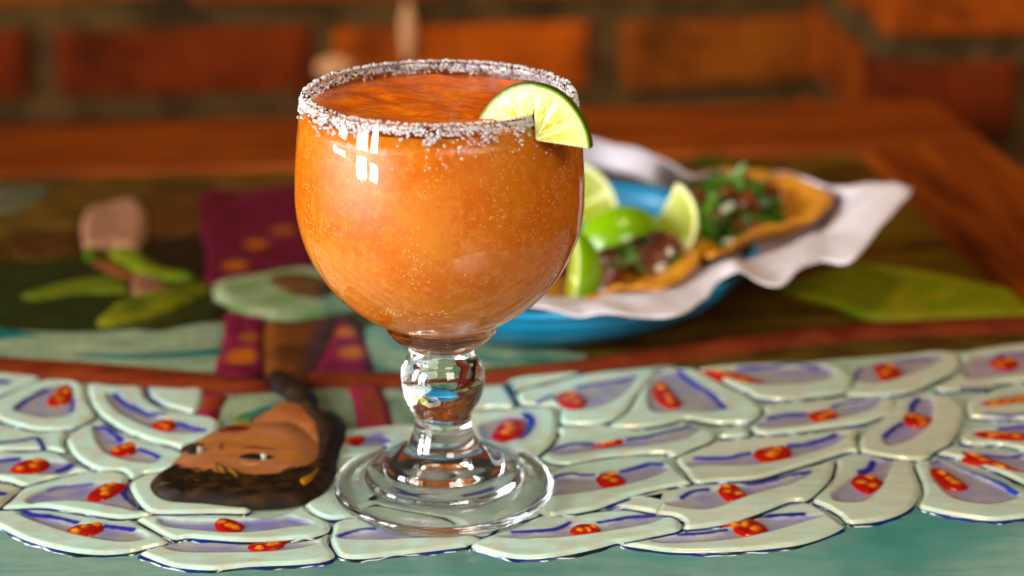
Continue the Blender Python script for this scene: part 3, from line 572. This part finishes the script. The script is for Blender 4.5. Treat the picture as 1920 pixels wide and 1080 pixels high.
RB, ZC = 0.0549, 0.1236
for a in np.linspace(-66, 0, 24):                # spherical lower bowl
    OUT_.append((RB * math.cos(math.radians(a)), ZC + RB * math.sin(math.radians(a))))
OUT_ += [(0.0547, 0.1300), (0.0543, 0.1370), (0.0537, 0.1440), (0.0528, 0.1520), (0.0516, 0.1590), (0.0511, 0.1615), (0.0505, 0.1630), (0.0495, 0.1636), (0.0486, 0.1630), (0.0482, 0.1615)]
IN_ = [(0.0486, 0.1580), (0.0496, 0.1520), (0.0506, 0.1440), (0.0514, 0.1360), (0.0518, 0.1290)]
RI, ZI = 0.0520, 0.1245
for a in np.linspace(-4, -90, 26): IN_.append((RI * math.cos(math.radians(a)), ZI + 0.0432 * math.sin(math.radians(a))))
prof = np.vstack([smooth_profile(OUT_[:36]), smooth_profile(OUT_[36:], 0.0012), smooth_profile(IN_, 0.0016)])
def lathe(name, prof, seg, mat, parent=None, loc=(0, 0, 0)):
    P = [p for p in prof]; n = len(P); V = []; Fc = []
    top0 = P[0][0] < 1e-6; topn = P[-1][0] < 1e-6; ids = []
    for i, (r, z) in enumerate(P):
        if r < 1e-6: ids.append([len(V)] * seg); V.append((0, 0, z))
        else:
            ids.append(list(range(len(V), len(V) + seg)))
            for k in range(seg): a = 2 * math.pi * k / seg; V.append((r * math.cos(a), r * math.sin(a), z))
    for i in range(n - 1):
        for k in range(seg):
            j = (k + 1) % seg; q = [ids[i][k], ids[i][j], ids[i + 1][j], ids[i + 1][k]]; q2 = []
            for x in q:
                if x not in q2: q2.append(x)
            if len(q2) > 2: Fc.append(tuple(q2))
    o = mesh_obj(name, V, Fc, mat, parent); o.location = loc; return o
glass_m = NT("clear_glass"); glass_m.base((0.985, 0.99, 0.985)).set(rough=0.0, trans=1.0, ior=1.5)
gn = glass_m.noise(glass_m.coords((1, 1, 0.6)), 75, 2); glass_m.bump(gn, 0.07, 0.002)
prof[0][0] = 0; prof[-1][0] = 0
glass = lathe("schooner_glass", prof, 160, glass_m.m, None, (0, 0, ZG))
tag(glass, "clear goblet with round bowl, ball stem and stepped foot, holding the orange drink", "glass")
bm = bmesh.new(); bm.from_mesh(glass.data); bmesh.ops.recalc_face_normals(bm, faces=bm.faces); bm.to_mesh(glass.data); bm.free()

# ------------------------------------------------------------------ the frozen drink
def slush_mat():
    m = NT("orange_slush"); v = m.coords()
    big = m.noise(v, 36, 4, 0.6); mid = m.noise(v, 300, 6, 0.8); fine = m.noise(v, 620, 4, 0.75)
    c = m.ramp(big, [(0.30, tuple(lin(236, 112, 0))), (0.50, tuple(lin(244, 130, 2))), (0.70, tuple(lin(250, 148, 10)))])
    def froth(cx, cy_, cz, r0, r1):              # froth gathers in patches against the bowl
        tc = m.n("ShaderNodeTexCoord"); vm = m.n("ShaderNodeVectorMath", operation='DISTANCE'); m.l(tc.outputs["Object"], vm.inputs[0]); vm.inputs[1].default_value = (cx, cy_, cz)
        mm = m.n("ShaderNodeMapRange"); mm.inputs[1].default_value = r1; mm.inputs[2].default_value = r0; m.l(vm.outputs["Value"], mm.inputs[0])
        ad = m.n("ShaderNodeMath", operation='MULTIPLY_ADD'); m.l(mid, ad.inputs[0]); ad.inputs[1].default_value = 1.9; m.l(mm.outputs[0], ad.inputs[2])
        mr = m.n("ShaderNodeMapRange"); mr.inputs[1].default_value = 1.12; mr.inputs[2].default_value = 1.55; mr.inputs[4].default_value = 0.36; m.l(ad.outputs[0], mr.inputs[0]); return mr.outputs[0]
    pale = tuple(lin(250, 170, 80))
    c = m.mix(froth(-0.034, -0.036, 0.098, 0.004, 0.032), c, pale); c = m.mix(froth(-0.004, -0.052, 0.128, 0.002, 0.022), c, pale)
    blot = m.ramp(mid, [(0.50, G3(0)), (0.60, G3(0.7))]); c = m.mix(blot, c, tuple(lin(250, 164, 58)))
    drk = m.ramp(mid, [(0.32, G3(0.4)), (0.44, G3(0))]); c = m.mix(drk, c, tuple(lin(226, 98, 0)))
    spk = m.ramp(fine, [(0.60, G3(0)), (0.68, G3(0.6))]); c = m.mix(spk, c, tuple(lin(254, 190, 84)))
    m.base(c).set(rough=0.25, sss=0.08, sscale=0.003, spec=0.5); m.b.inputs["Subsurface Radius"].default_value = (1.0, 0.6, 0.2)
    m.bump(fine, 0.12, 0.0012); return m.m
LQ_TOP = 0.1584
pl = [(RI + 0.0004, -90)]
seg = 144; V = []; Fc = []; rings = []
angs = np.linspace(-90, -3, 30)
pr = [(max((RI + 0.0004) * math.cos(math.radians(a)), 0), ZI + 0.0436 * math.sin(math.radians(a))) for a in angs]
pr += [(0.0522, 0.1290), (0.0518, 0.1360), (0.0510, 0.1440), (0.0500, 0.1520), (0.0491, LQ_TOP)]
for (r, z) in pr: rings.append((r, z, 0))
for r in np.linspace(0.0487, 0.0, 44): rings.append((r, LQ_TOP, 1))
def surf(x, y, r):
    k = sstep(np.array([(0.049 - r) / 0.006]))[0]
    n = mnoise.noise(Vector((x * 60, y * 90, 1.3))) * 0.0016 + mnoise.noise(Vector((x * 150, y * 210, 4.1))) * 0.0007 + mnoise.noise(Vector((x * 420, y * 520, 2.2))) * 0.00025
    mound = 0.0022 * math.exp(-(((x - 0.020) / 0.013) ** 2 + ((y + 0.033) / 0.010) ** 2))
    return k * (n + 0.0004) + mound * k
for (r, z, t) in rings:
    for k in range(seg):
        a = 2 * math.pi * k / seg; x, y = r * math.cos(a), r * math.sin(a); V.append((x, y, z + (surf(x, y, r) if t else 0)))
for i in range(len(rings) - 1):
    for k in range(seg):
        j = (k + 1) % seg; Fc.append((i * seg + k, i * seg + j, (i + 1) * seg + j, (i + 1) * seg + k))
drink = mesh_obj("frozen_drink", V, Fc, slush_mat()); drink.location = (0, 0, ZG)
top_m = NT("drink_top"); sn = top_m.noise(top_m.coords((1, 1.6, 1)), 60, 5, .65); sf = top_m.noise(top_m.coords((1, 1.5, 1)), 260, 4, .7)  # top faces of the drink, darker and redder than the slush below
top_m.base(top_m.ramp(sn, [(0.3, tuple(lin(186, 68, 0))), (0.52, tuple(lin(220, 98, 2))), (0.75, tuple(lin(236, 128, 16)))])).set(rough=0.09, spec=0.6); top_m.bump(sf, 0.45, 0.0018)
drink.data.materials.append(top_m.m)
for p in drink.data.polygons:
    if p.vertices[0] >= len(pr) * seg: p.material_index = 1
bm = bmesh.new(); bm.from_mesh(drink.data); bmesh.ops.remove_doubles(bm, verts=bm.verts, dist=1e-6); bmesh.ops.recalc_face_normals(bm, faces=bm.faces); bm.to_mesh(drink.data); bm.free()
IVs = None
def specks():
    b = bmesh.new(); bmesh.ops.create_icosphere(b, subdivisions=1, radius=1); IV = np.array([tuple(v.co) for v in b.verts]); IF = [tuple(v.index for v in f.verts) for f in b.faces]; b.free()
    V, Fc = [], []; prz = np.array([p[1] for p in pr]); prr = np.array([p[0] for p in pr])
    while len(V) < 900 * len(IV):
        a = rng.uniform(-math.pi, 0); z = rng.uniform(0.086, 0.154); r = float(np.interp(z, prz, prr)); x, y = r * math.cos(a), r * math.sin(a)
        if mnoise.noise(Vector((x * 60, y * 60, z * 60))) + 0.6 * mnoise.noise(Vector((x * 190, y * 190, z * 190))) < rng.uniform(0.0, 0.5): continue
        q = rng.uniform(.00014, .00042) * (1.5 if rng.random() < .06 else 1); k = len(V); V.extend((IV * q + np.array([x, y, z])).tolist()); Fc.extend([tuple(k + i for i in f) for f in IF])
    m = NT("ice_specks"); m.base(lin(255, 200, 110)).set(rough=0.4); o = mesh_obj("ice_specks", V, Fc, m.m, drink); o["kind"] = "stuff"
specks()
tag(drink, "orange frozen slush drink filling the goblet bowl", "drink")

# ------------------------------------------------------------------ salt on the rim
def outer_r(z): return float(np.interp(z, [0.148, 0.152, 0.159, 0.1615, 0.163, 0.1636], [0.0533, 0.0528, 0.0516, 0.0511, 0.0505, 0.0496]))
def inner_r(z): return float(np.interp(z, [0.152, 0.158, 0.1615, 0.163], [0.0496, 0.0486, 0.0482, 0.0486]))
ico = bmesh.new(); bmesh.ops.create_icosphere(ico, subdivisions=1, radius=1); IV = np.array([tuple(v.co) for v in ico.verts]); IF = [tuple(v.index for v in f.verts) for f in ico.faces]; ico.free()
SV, SF, SC = [], [], []
def grain(c, r, dark):
    b = len(SV); s = rng.uniform(.7, 1.3, 3); R = np.array(Matrix.Rotation(rng.random() * 6.28, 3, Vector(rng.normal(size=3)).normalized()))
    v = (IV * (1 + rng.normal(size=(len(IV), 1)) * .16) * s * r) @ R.T + c
    SV.extend(v.tolist()); SF.extend([tuple(b + i for i in f) for f in IF])
    col = lin(22, 20, 20) if dark else lin(*(np.array([242, 230, 228]) * rng.uniform(.9, 1.05)).clip(0, 250)); SC.extend([col] * len(IV))  # dark grains colour in the dark refraction of the rim glass
for i in range(5200):
    a = rng.random() * 2 * math.pi; ca, sa = math.cos(a), math.sin(a); u = rng.random(); g = mnoise.noise(Vector((ca * 3.2, sa * 3.2, 0.4)))
    g2 = mnoise.noise(Vector((ca * 9, sa * 9, 5.4))); dark = False; r = rng.uniform(.00026, .00060)
    if u < 0.60:                                 # outside of the lip
        dz = abs(rng.normal()) * 0.0027 * (1 + 0.7 * g + 0.6 * g2)
        if dz > 0.0095 or (dz > .003 and rng.random() < 0.35 - 1.4 * g2): continue
        z = 0.1630 - dz; rad = outer_r(z) + r * 0.55
        dark = rng.random() < (0.02 if (z > .161) else 0.0)
    elif u < 0.80:                               # crest
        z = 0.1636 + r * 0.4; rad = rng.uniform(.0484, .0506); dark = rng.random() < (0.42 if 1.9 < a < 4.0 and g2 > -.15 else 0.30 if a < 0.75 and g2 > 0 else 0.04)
    else:                                        # inside
        dz = abs(rng.normal()) * 0.0020; z = 0.1626 - dz
        if z < 0.1592: continue
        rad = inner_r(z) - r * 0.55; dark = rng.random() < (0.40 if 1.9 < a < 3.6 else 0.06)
    if math.hypot(ca * rad - 0.0365, sa * rad + 0.0352) < 0.0034 and u < .8 and rng.random() < .8: continue
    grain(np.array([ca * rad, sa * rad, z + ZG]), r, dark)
for i in range(26):                              # a few grains lower on the bowl
    a = rng.uniform(-2.4, -0.6); z = rng.uniform(.1475, .154); rad = outer_r(z) + .0002; grain(np.array([math.cos(a) * rad, math.sin(a) * rad, z + ZG]), rng.uniform(.0003, .0005), False)
salt_m = NT("salt"); salt_m.base(salt_m.attr()).set(rough=0.2, trans=0.32, ior=1.5, sss=0.2, sscale=0.0008)
salt = mesh_obj("salt_rim", SV, SF, salt_m.m, None, False, SC)
tag(salt, "coarse white salt crusted round the rim of the goblet", "salt", kind="stuff")

# ------------------------------------------------------------------ lime slice hooked over the rim
LR, LT = 0.0199, 0.0056
rim_a = math.radians(-45); rim_p = Vector((0.0497 * math.cos(rim_a), 0.0497 * math.sin(rim_a), 0.1636 + ZG))
lime = empty("lime_slice", rim_p); tag(lime, "half slice of lime slit and hooked over the salted goblet rim", "lime")
A_FACE, ROLL, BEND = math.radians(14), math.radians(-5), math.radians(9)
ex = Vector((math.cos(A_FACE), -math.sin(A_FACE), 0)); ew = Vector((-math.sin(A_FACE), -math.cos(A_FACE), 0)); ez = Vector((0, 0, 1))
SLIT = 0.013
def lp(u, v, w, side):
    """slice space (u right, v up, w towards the face) to lime space; halves splay at the slit"""
    g = 0.0021 * max(0.0, 1 - v / SLIT) + 0.00002
    if side > 0: u2, w2 = u + g, w
    else:
        u2, w2 = u - g, w; c, s = math.cos(BEND), math.sin(BEND); u2, w2 = u2 * c + w2 * s * 1.0, w2 * c + u2 * s
    v2 = v - 0.0085
    c, s = math.cos(ROLL), math.sin(ROLL); u3, v3 = u2 * c - v2 * s, u2 * s + v2 * c
    p = ex * u3 + ez * v3 + ew * w2
    tilt = Matrix.Rotation(math.radians(-6), 3, ex); return tilt @ p
def lime_part(name, side, r0, r1, a0, a1, t, mat, colf, bulge=0.0, nr=14, na=26, rough=0.0, corner=0.0):
    V, C, Fc = [], [], []
    for sgn in (1, -1):
        for i in range(nr + 1):
            for j in range(na + 1):
                fr, fa = i / nr, j / na
                am = (a0 + a1) / 2; ha = (a1 - a0) / 2
                rr = r0 + (r1 - r0) * fr; aa = a0 + (a1 - a0) * fa
                if corner:                       # rounded segment: pull corners in
                    q = max(0, abs(2 * fa - 1) - 0.55) / 0.45; rr = rr - corner * (r1 - r0) * fr * q * q * 0.5
                    aa = am + (aa - am) * (1 - 0.25 * corner * max(0, 0.5 - fr) * 0)
                u, v = rr * math.cos(aa), rr * math.sin(aa)
                e = (1 - (2 * fr - 1) ** 4) * (1 - (2 * fa - 1) ** 4)
                w = sgn * (t / 2 + bulge * e + rough * mnoise.noise(Vector((rr * 420 * 0.5, aa * 26, sgn * 3.0))) * e)
                if i in (0, nr) or j in (0, na): w = sgn * (t / 2)
                V.append(tuple(lp(u, v, w, side))); C.append(colf(rr / LR, aa, fr, fa))
    N = (nr + 1) * (na + 1); I = lambda s, i, j: s * N + i * (na + 1) + j
    for s in (0, 1):
        for i in range(nr):
            for j in range(na):
                q = (I(s, i, j), I(s, i + 1, j), I(s, i + 1, j + 1), I(s, i, j + 1)); Fc.append(q if s == 0 else q[::-1])
    for j in range(na):
        Fc += [(I(0, nr, j), I(1, nr, j), I(1, nr, j + 1), I(0, nr, j + 1)), (I(0, 0, j + 1), I(1, 0, j + 1), I(1, 0, j), I(0, 0, j))]
    for i in range(nr):
        Fc += [(I(0, i, 0), I(1, i, 0), I(1, i + 1, 0), I(0, i + 1, 0)), (I(0, i + 1, na), I(1, i + 1, na), I(1, i, na), I(0, i, na))]
    o = mesh_obj(name, V, Fc, mat, lime, True, C)
    md = o.modifiers.new("edge", 'EDGE_SPLIT'); md.split_angle = math.radians(50); return o
def juicy(name, rough, sss, bumpy):
    m = NT(name); m.base(m.attr()).set(rough=rough, sss=sss, sscale=0.003); m.b.inputs["Subsurface Radius"].default_value = (0.8, 1.0, 0.25)
    m.bump(m.noise(m.coords((1, 1, 1)), bumpy, 3), 0.3, 0.0006); return m.m
M_RIND, M_PITH, M_PULP = juicy("lime_rind", 0.3, 0.05, 900), juicy("lime_pith", 0.5, 0.25, 700), juicy("lime_pulp", 0.18, 0.35, 1100)
rind_c = lambda r, a, fr, fa: lin(130, 156, 10) * (1 - fr) + lin(58, 90, 4) * fr
pith_c = lambda r, a, fr, fa: lin(238, 232, 150) * (1 - .25 * fr)
def pulp_c(r, a, fr, fa):
    n = mnoise.noise(Vector((r * 2.2, a * 34, 2.0))); n2 = mnoise.noise(Vector((r * 14, a * 20, 9.0)))
    k = min(max(0.42 + 1.3 * n + .7 * n2, 0), 1); e = min(1, 3.2 * min(fa, 1 - fa, 0.6 * (1 - fr) + 0.05)); c = lin(192, 182, 26) * (1 - k) + lin(240, 230, 130) * k
    return lin(242, 234, 160) * (1 - e) + c * e
for side, (a0, a1) in ((1, (0, math.pi / 2)), (-1, (math.pi / 2, math.pi))):
    lime_part("rind", side, LR * .958, LR, a0, a1, LT, M_RIND, rind_c, nr=3, na=40)
    lime_part("pith", side, 0.0004, LR * .956, a0, a1, LT - 0.0004, M_PITH, pith_c, nr=10, na=30)
    cuts = [a0 + (a1 - a0) * f for f in ((0.02, .36, .72, .985) if side > 0 else (0.015, .30, .66, .98))]
    for b0, b1 in zip(cuts[:-1], cuts[1:]):
        lime_part("segment", side, LR * .10, LR * .872, b0 + .035, b1 - .035, LT - 0.0002, M_PULP, pulp_c, 0.0005, 20, 20, 0.0007, 0.3)

# ------------------------------------------------------------------ plate of tacos
PC = np.array([0.042, 0.248])
pm = NT("blue_melamine"); pm.base(pm.ramp(pm.noise(pm.coords((1, 1, 1)), 20, 3), [(0.3, tuple(lin(6, 120, 166))), (0.7, tuple(lin(14, 144, 188)))])).set(rough=0.28, coat=0.3, coatr=0.15)
pp = [(0.0, 0.0035), (0.060, 0.0035), (0.078, 0.0030), (0.082, 0.0), (0.088, 0.0), (0.092, 0.0030), (0.100, 0.0075), (0.1065, 0.0140), (0.1092, 0.0172), (0.1102, 0.0200), (0.1128, 0.0222), (0.1138, 0.0240), (0.1128, 0.0256), (0.1105, 0.0250),
      (0.1078, 0.0215), (0.1040, 0.0150), (0.0960, 0.0090), (0.085, 0.0068), (0.060, 0.0062), (0.0, 0.0060)]
plate = lathe("blue_plate", smooth_profile(pp, 0.002), 96, pm.m, None, (PC[0], PC[1], 0.0006)); plate.data.vertices[0].co.x = 0
tag(plate, "bright blue rimmed plate under the paper lined tacos", "plate")
bm = bmesh.new(); bm.from_mesh(plate.data); bmesh.ops.remove_doubles(bm, verts=bm.verts, dist=1e-6); bmesh.ops.recalc_face_normals(bm, faces=bm.faces); bm.to_mesh(plate.data); bm.free()
plate.scale = (0.97, 1.0, 1.0)

# paper liner: stations round the plate, outer edge (pixel, height) to inner edge
ST = [((880, 560), .030, (940, 548), .016), ((960, 574), .027, (1010, 556), .017), ((1040, 583), .0275, (1060, 556), .018), ((1110, 590), .0275, (1110, 552), .019), ((1155, 596), .028, (1160, 540), .020), ((1215, 590), .029, (1215, 534), .021),
      ((1272, 592), .028, (1270, 520), .022), ((1318, 566), .028, (1305, 500), .023), ((1352, 520), .031, (1335, 486), .026), ((1384, 512), .036, (1365, 468), .030), ((1420, 530), .034, (1400, 452), .031), ((1462, 534), .034, (1440, 436), .032),
      ((1500, 508), .036, (1480, 424), .033), ((1545, 486), .038, (1515, 410), .034), ((1598, 488), .040, (1535, 398), .034), ((1650, 432), .044, (1545, 384), .035), ((1712, 350), .052, (1548, 366), .036), ((1640, 366), .048, (1530, 352), .036),
      ((1585, 366), .044, (1505, 342), .036), ((1520, 334), .042, (1470, 334), .036), ((1440, 320), .040, (1420, 335), .034), ((1360, 322), .040, (1360, 345), .030), ((1300, 332), .046, (1300, 365), .026), ((1260, 314), .052, (1262, 356), .030),
      ((1215, 290), .056, (1225, 348), .036), ((1160, 272), .058, (1175, 330), .038), ((1100, 264), .058, (1112, 312), .038), ((1030, 268), .056, (1045, 318), .036), ((960, 285), .050, (985, 340), .028), ((900, 330), .044, (940, 380), .020), ((860, 420), .038, (915, 440), .014), ((850, 500), .034, (905, 500), .014)]
K = 12; nst = len(ST) * 4
oc = np.array([at(*s[0], s[1]) for s in ST]); ic = np.array([at(*s[2], s[3]) for s in ST]); ic[:9, 2] *= 0.86; ic[9:22, 2] *= 0.66
def closed3(p, k=4):
    n = len(p); out = []
    for i in range(n):
        p0, p1, p2, p3 = p[i - 1], p[i], p[(i + 1) % n], p[(i + 2) % n]
        for t in np.arange(k) / k: out.append(0.5 * (2 * p1 + (p2 - p0) * t + (2 * p0 - 5 * p1 + 4 * p2 - p3) * t * t + (3 * p1 - p0 - 3 * p2 + p3) * t ** 3))
    return np.array(out)
oc, ic = closed3(oc), closed3(ic); cen = np.array([*PC, 0.0105]); V = []; Fc = []
for k in range(K + 1):
    f = k / K; mid = oc * (1 - f) + ic * f; mid[:, 2] = oc[:, 2] + (ic[:, 2] - oc[:, 2]) * f ** 2.6
    for i, p in enumerate(mid):
        wv = 0.0006 * math.sin(i * 0.55) * (1 - f) + 0.0022 * mnoise.noise(Vector((p[0] * 60, p[1] * 60, 0))) ; V.append((p[0], p[1], p[2] + wv))
for k in range(1, 7):
    f = k / 6; r = ic * (1 - f) + cen * f
    for p in r:
        d = math.hypot(*(p[:2] - PC)); V.append((p[0], p[1], p[2] * 1.0 if f >= 1 else p[2] * (1 - f) ** 1 + 0.0105 * (1 - (1 - f)) + 0.0008 * mnoise.noise(Vector((p[0] * 80, p[1] * 80, 2)))))
n = len(oc)
for k in range(K + 6):
    for i in range(n):
        if k >= K and 22 * 4 <= i <= 29 * 4: continue
        j = (i + 1) % n; Fc.append((k * n + i, k * n + j, (k + 1) * n + j, (k + 1) * n + i))
pap = NT("white_paper"); pap.base(lin(226, 212, 214)).set(rough=0.6, sss=0.0)
tr = pap.n("ShaderNodeBsdfTranslucent"); tr.inputs[0].default_value = (*lin(226, 212, 210), 1); mx = pap.n("ShaderNodeMixShader"); mx.inputs[0].default_value = 0.25
pap.l(pap.b.outputs[0], mx.inputs[1]); pap.l(tr.outputs[0], mx.inputs[2]); pap.l(mx.outputs[0], pap.out.inputs[0])
pap.bump(pap.noise(pap.coords(), 60, 3), 0.3, 0.002)
paper = mesh_obj("paper_liner", V, Fc, pap.m); tag(paper, "crumpled white paper sheet lining the blue plate", "paper")
md = paper.modifiers.new("thickness", 'SOLIDIFY'); md.thickness = 0.00025

# tortillas, each an oval dish traced at its rim
tort = NT("corn_tortilla"); tn = tort.noise(tort.coords(), 70, 5); tort.base(tort.ramp(tn, [(0.3, tuple(lin(150, 84, 4))), (0.55, tuple(lin(200, 130, 16))), (0.8, tuple(lin(218, 156, 44)))])).set(rough=0.55, sss=0.1, sscale=0.003); tort.bump(tort.noise(tort.coords(), 260, 3), 0.4, 0.001)
def simple(name, col, rough=0.4, sss=0.1):
    m = NT(name); n_ = m.noise(m.coords(), 220, 3); m.base(m.ramp(n_, [(0.3, tuple(np.asarray(col) * .6)), (0.7, tuple(np.minimum(np.asarray(col) * 1.25, .95)))])).set(rough=rough, sss=sss, sscale=0.002); return m.m
M_MEAT, M_ONION, M_CIL, M_CIL2 = simple("grilled_meat", lin(104, 46, 12), 0.35), simple("onion", lin(226, 222, 196), 0.3, .3), simple("cilantro", lin(44, 92, 10), 0.4), simple("cilantro_light", lin(84, 124, 14), 0.4)
def chunk(seed, sx, sy, sz):
    r = np.random.default_rng(seed); bm = bmesh.new(); bmesh.ops.create_cube(bm, size=1); bmesh.ops.subdivide_edges(bm, edges=list(bm.edges), cuts=1)
    for v in bm.verts: v.co = Vector((v.co.x * sx * r.uniform(.75, 1.2), v.co.y * sy * r.uniform(.75, 1.2), v.co.z * sz * r.uniform(.75, 1.2)))
    me = bpy.data.meshes.new("chunk"); bm.to_mesh(me); bm.free(); return me
def leafm(seed):
    r = np.random.default_rng(seed); V = [(0, 0, 0)]; n_ = 11
    for i in range(n_):
        a = 2 * math.pi * i / n_; q = 0.0062 * (1 + 0.45 * math.cos(3 * a)) * r.uniform(.8, 1.15); V.append((q * math.cos(a), q * math.sin(a) * .8, r.uniform(-.0012, .0014)))
    Fc = [(0, 1 + i, 1 + (i + 1) % n_) for i in range(n_)]; V += [(x, y, z - .0003) for x, y, z in V]; m_ = n_ + 1
    Fc += [(m_, m_ + 1 + (i + 1) % n_, m_ + 1 + i) for i in range(n_)] + [(1 + i, m_ + 1 + i, m_ + 1 + (i + 1) % n_, 1 + (i + 1) % n_) for i in range(n_)]
    me = bpy.data.meshes.new("leaf"); me.from_pydata(V, [], Fc); return me
PIECES = [("meat_cube", [chunk(i, .010, .009, .008) for i in range(4)], M_MEAT), ("onion_cube", [chunk(10 + i, .005, .005, .0045) for i in range(3)], M_ONION),
          ("cilantro_leaf", [leafm(i) for i in range(3)], M_CIL), ("cilantro_leaf", [leafm(5 + i) for i in range(3)], M_CIL2)]
for _, ms, mt in PIECES:
    for me in ms: me.materials.append(mt)
def taco(rim, zs, zc, label, fills, weights):
    R3 = closed3(np.array([at(*p, z) for p, z in zip(rim, zs)]), 8); c = R3.mean(0); base_c = np.array([c[0], c[1], zc])
    t = empty("taco", (float(c[0]), float(c[1]), zc)); tag(t, label, "taco", "tacos on the blue plate")
    V, Fc, n_, Rn = [], [], len(R3), 12
    for k in range(Rn):
        f = k / Rn; prof_ = (1 - f) ** 2.0
        for i, p in enumerate(R3):
            xy = p[:2] * (1 - f) + base_c[:2] * f; z = zc + (p[2] - zc) * prof_ + 0.0012 * mnoise.noise(Vector((xy[0] * 90, xy[1] * 90, 1))) + (0.0009 * math.sin(i * .8) if k == 0 else 0); V.append((xy[0] - c[0], xy[1] - c[1], z - zc))
    V.append((0, 0, 0))
    for k in range(Rn - 1):
        for i in range(n_): j = (i + 1) % n_; Fc.append((k * n_ + i, k * n_ + j, (k + 1) * n_ + j, (k + 1) * n_ + i))
    for i in range(n_): Fc.append(((Rn - 1) * n_ + i, (Rn - 1) * n_ + (i + 1) % n_, len(V) - 1))
    o = mesh_obj("tortilla", V, Fc, tort.m, t); md = o.modifiers.new("thickness", 'SOLIDIFY'); md.thickness = 0.0022; md.offset = 0
    for (px, py, z, rx, ry, rz, cnt) in fills:
        q = at(px, py, z)
        for i in range(cnt):
            name, ms, mt = PIECES[rng.choice(4, p=weights)]
            o = bpy.data.objects.new(name, ms[int(rng.integers(len(ms)))]); COL.objects.link(o); o.parent = t
            a = rng.random() * 6.28; s = math.sqrt(rng.random()); top = 1 - s * s * .7
            o.location = (q[0] + rx * s * math.cos(a) - c[0], q[1] + ry * s * math.sin(a) - c[1], q[2] + rz * (rng.random() * .75 + .25) * top - zc)
            o.rotation_euler = tuple(rng.uniform(-1.0, 1.0, 2)) + (rng.random() * 6.28,)
    return t
taco([(1330, 482), (1372, 458), (1420, 432), (1480, 416), (1535, 402), (1560, 372), (1535, 350), (1490, 334), (1430, 322), (1370, 318), (1320, 326), (1300, 360), (1302, 420), (1310, 460)],
     [.030, .033, .036, .037, .038, .039, .039, .039, .039, .039, .038, .034, .030, .028], 0.019, "open taco heaped with cilantro, its corn tortilla reaching out over the paper", [(1375, 405, .024, .026, .046, .020, 170), (1330, 450, .022, .014, .022, .014, 36)], [.10, .08, .46, .36])
taco([(1000, 568), (1050, 574), (1100, 566), (1150, 541), (1200, 536), (1245, 538), (1290, 512), (1312, 478), (1290, 440), (1220, 415), (1130, 420), (1060, 450), (1000, 500), (980, 540)],
     [.022, .022, .0225, .026, .026, .025, .027, .030, .026, .024, .024, .024, .022, .022], 0.0135, "open taco of browned meat cubes and onion under the lime wedges", [(1150, 500, .016, .040, .026, .014, 70), (1225, 490, .018, .022, .022, .014, 34)], [.30, .20, .22, .28])

# lime wedges on the tacos
def wedge(name, label, pix, z, R, span, rot):
    t = empty(name, tuple(at(*pix, z))); tag(t, label, "lime wedge", "lime wedges on the tacos"); 
    if isinstance(rot[0], tuple):                # long axis and the outward normal of one cut face
        Lx = Vector(rot[0]).normalized(); Nn = Vector(rot[1]); Nn = (Nn - Lx * Nn.dot(Lx)).normalized(); e = Lx.cross(Nn); a = span / 2
        Y = Nn * math.cos(a) + e * math.sin(a); Z = -Nn * math.sin(a) + e * math.cos(a); t.rotation_euler = Matrix((Lx, Y, Z)).transposed().to_euler()
    else: t.rotation_euler = rot
    def ball(nm, mat, colf, faces_mode):
        V, C, Fc = [], [], []; NA, NL = 14, 20; ax = 1.18
        if faces_mode == 'rind':
            for i in range(NL + 1):
                for j in range(NA + 1):
                    th = math.pi * i / NL; a = -span / 2 + span * j / NA; s = math.sin(th)
                    V.append((R * ax * math.cos(th) * (1 + .10 * abs(math.cos(th)) ** 8), R * s * math.sin(a), R * s * math.cos(a))); C.append(colf(i / NL, j / NA))
            for i in range(NL):
                for j in range(NA): Fc.append((i * (NA + 1) + j, (i + 1) * (NA + 1) + j, (i + 1) * (NA + 1) + j + 1, i * (NA + 1) + j + 1))
        else:
            a = faces_mode * span / 2
            for i in range(NL + 1):
                for j in range(NA + 1):
                    th = math.pi * i / NL; q = j / NA; s = math.sin(th) * q; e = (1 - (2 * q - 1) ** 2) * math.sin(th) * .0006
                    V.append((R * ax * math.cos(th) * (q if q > 0 else 0.0) + (0), R * s * math.sin(a) + faces_mode * e, R * s * math.cos(a))); C.append(colf(i / NL, q))
            for i in range(NL):
                for j in range(NA):
                    f = (i * (NA + 1) + j, (i + 1) * (NA + 1) + j, (i + 1) * (NA + 1) + j + 1, i * (NA + 1) + j + 1); Fc.append(f)
        return mesh_obj(nm, V, Fc, mat, t, True, C)
    ball("rind", M_RIND2, lambda u, v: lin(112, 152, 2) * (.75 + .5 * v) , 'rind')
    pc = lambda u, q: (lin(220, 222, 150) if q > .90 or abs((u * 6) % 1 - .5) > .46 else (lin(150, 160, 26) * (.8 + .4 * (mnoise.noise(Vector((u * 40, q * 5, 1))) * .5 + .5)) + lin(60, 60, 20) * .2))
    ball("cut_face", M_PULP, pc, 1); ball("cut_face", M_PULP, pc, -1)
    return t
M_RIND2 = juicy("glossy_rind", 0.2, 0.1, 500)
R_ = math.radians
wedge("lime_wedge", "glossy lime wedge lying rind up between the two tacos", (1163, 456), .031, .0185, R_(95), (R_(18), R_(-14), R_(18)))
wedge("lime_wedge", "lime wedge standing with its pale cut face turned out against the cilantro", (1228, 426), .036, .0210, R_(75), ((.42, .10, .9), (-.35, -.92, .15)))
wedge("lime_wedge", "pale lime wedge leaning at the back of the plate beside the goblet bowl", (1078, 392), .036, .0215, R_(80), ((-.45, .25, .85), (.05, -.95, .25)))
wedge("lime_wedge", "lime wedge at the plate's front edge, half behind the goblet bowl", (1066, 512), .030, .0165, R_(90), ((.12, .05, 1), (-1, -.25, 0)))
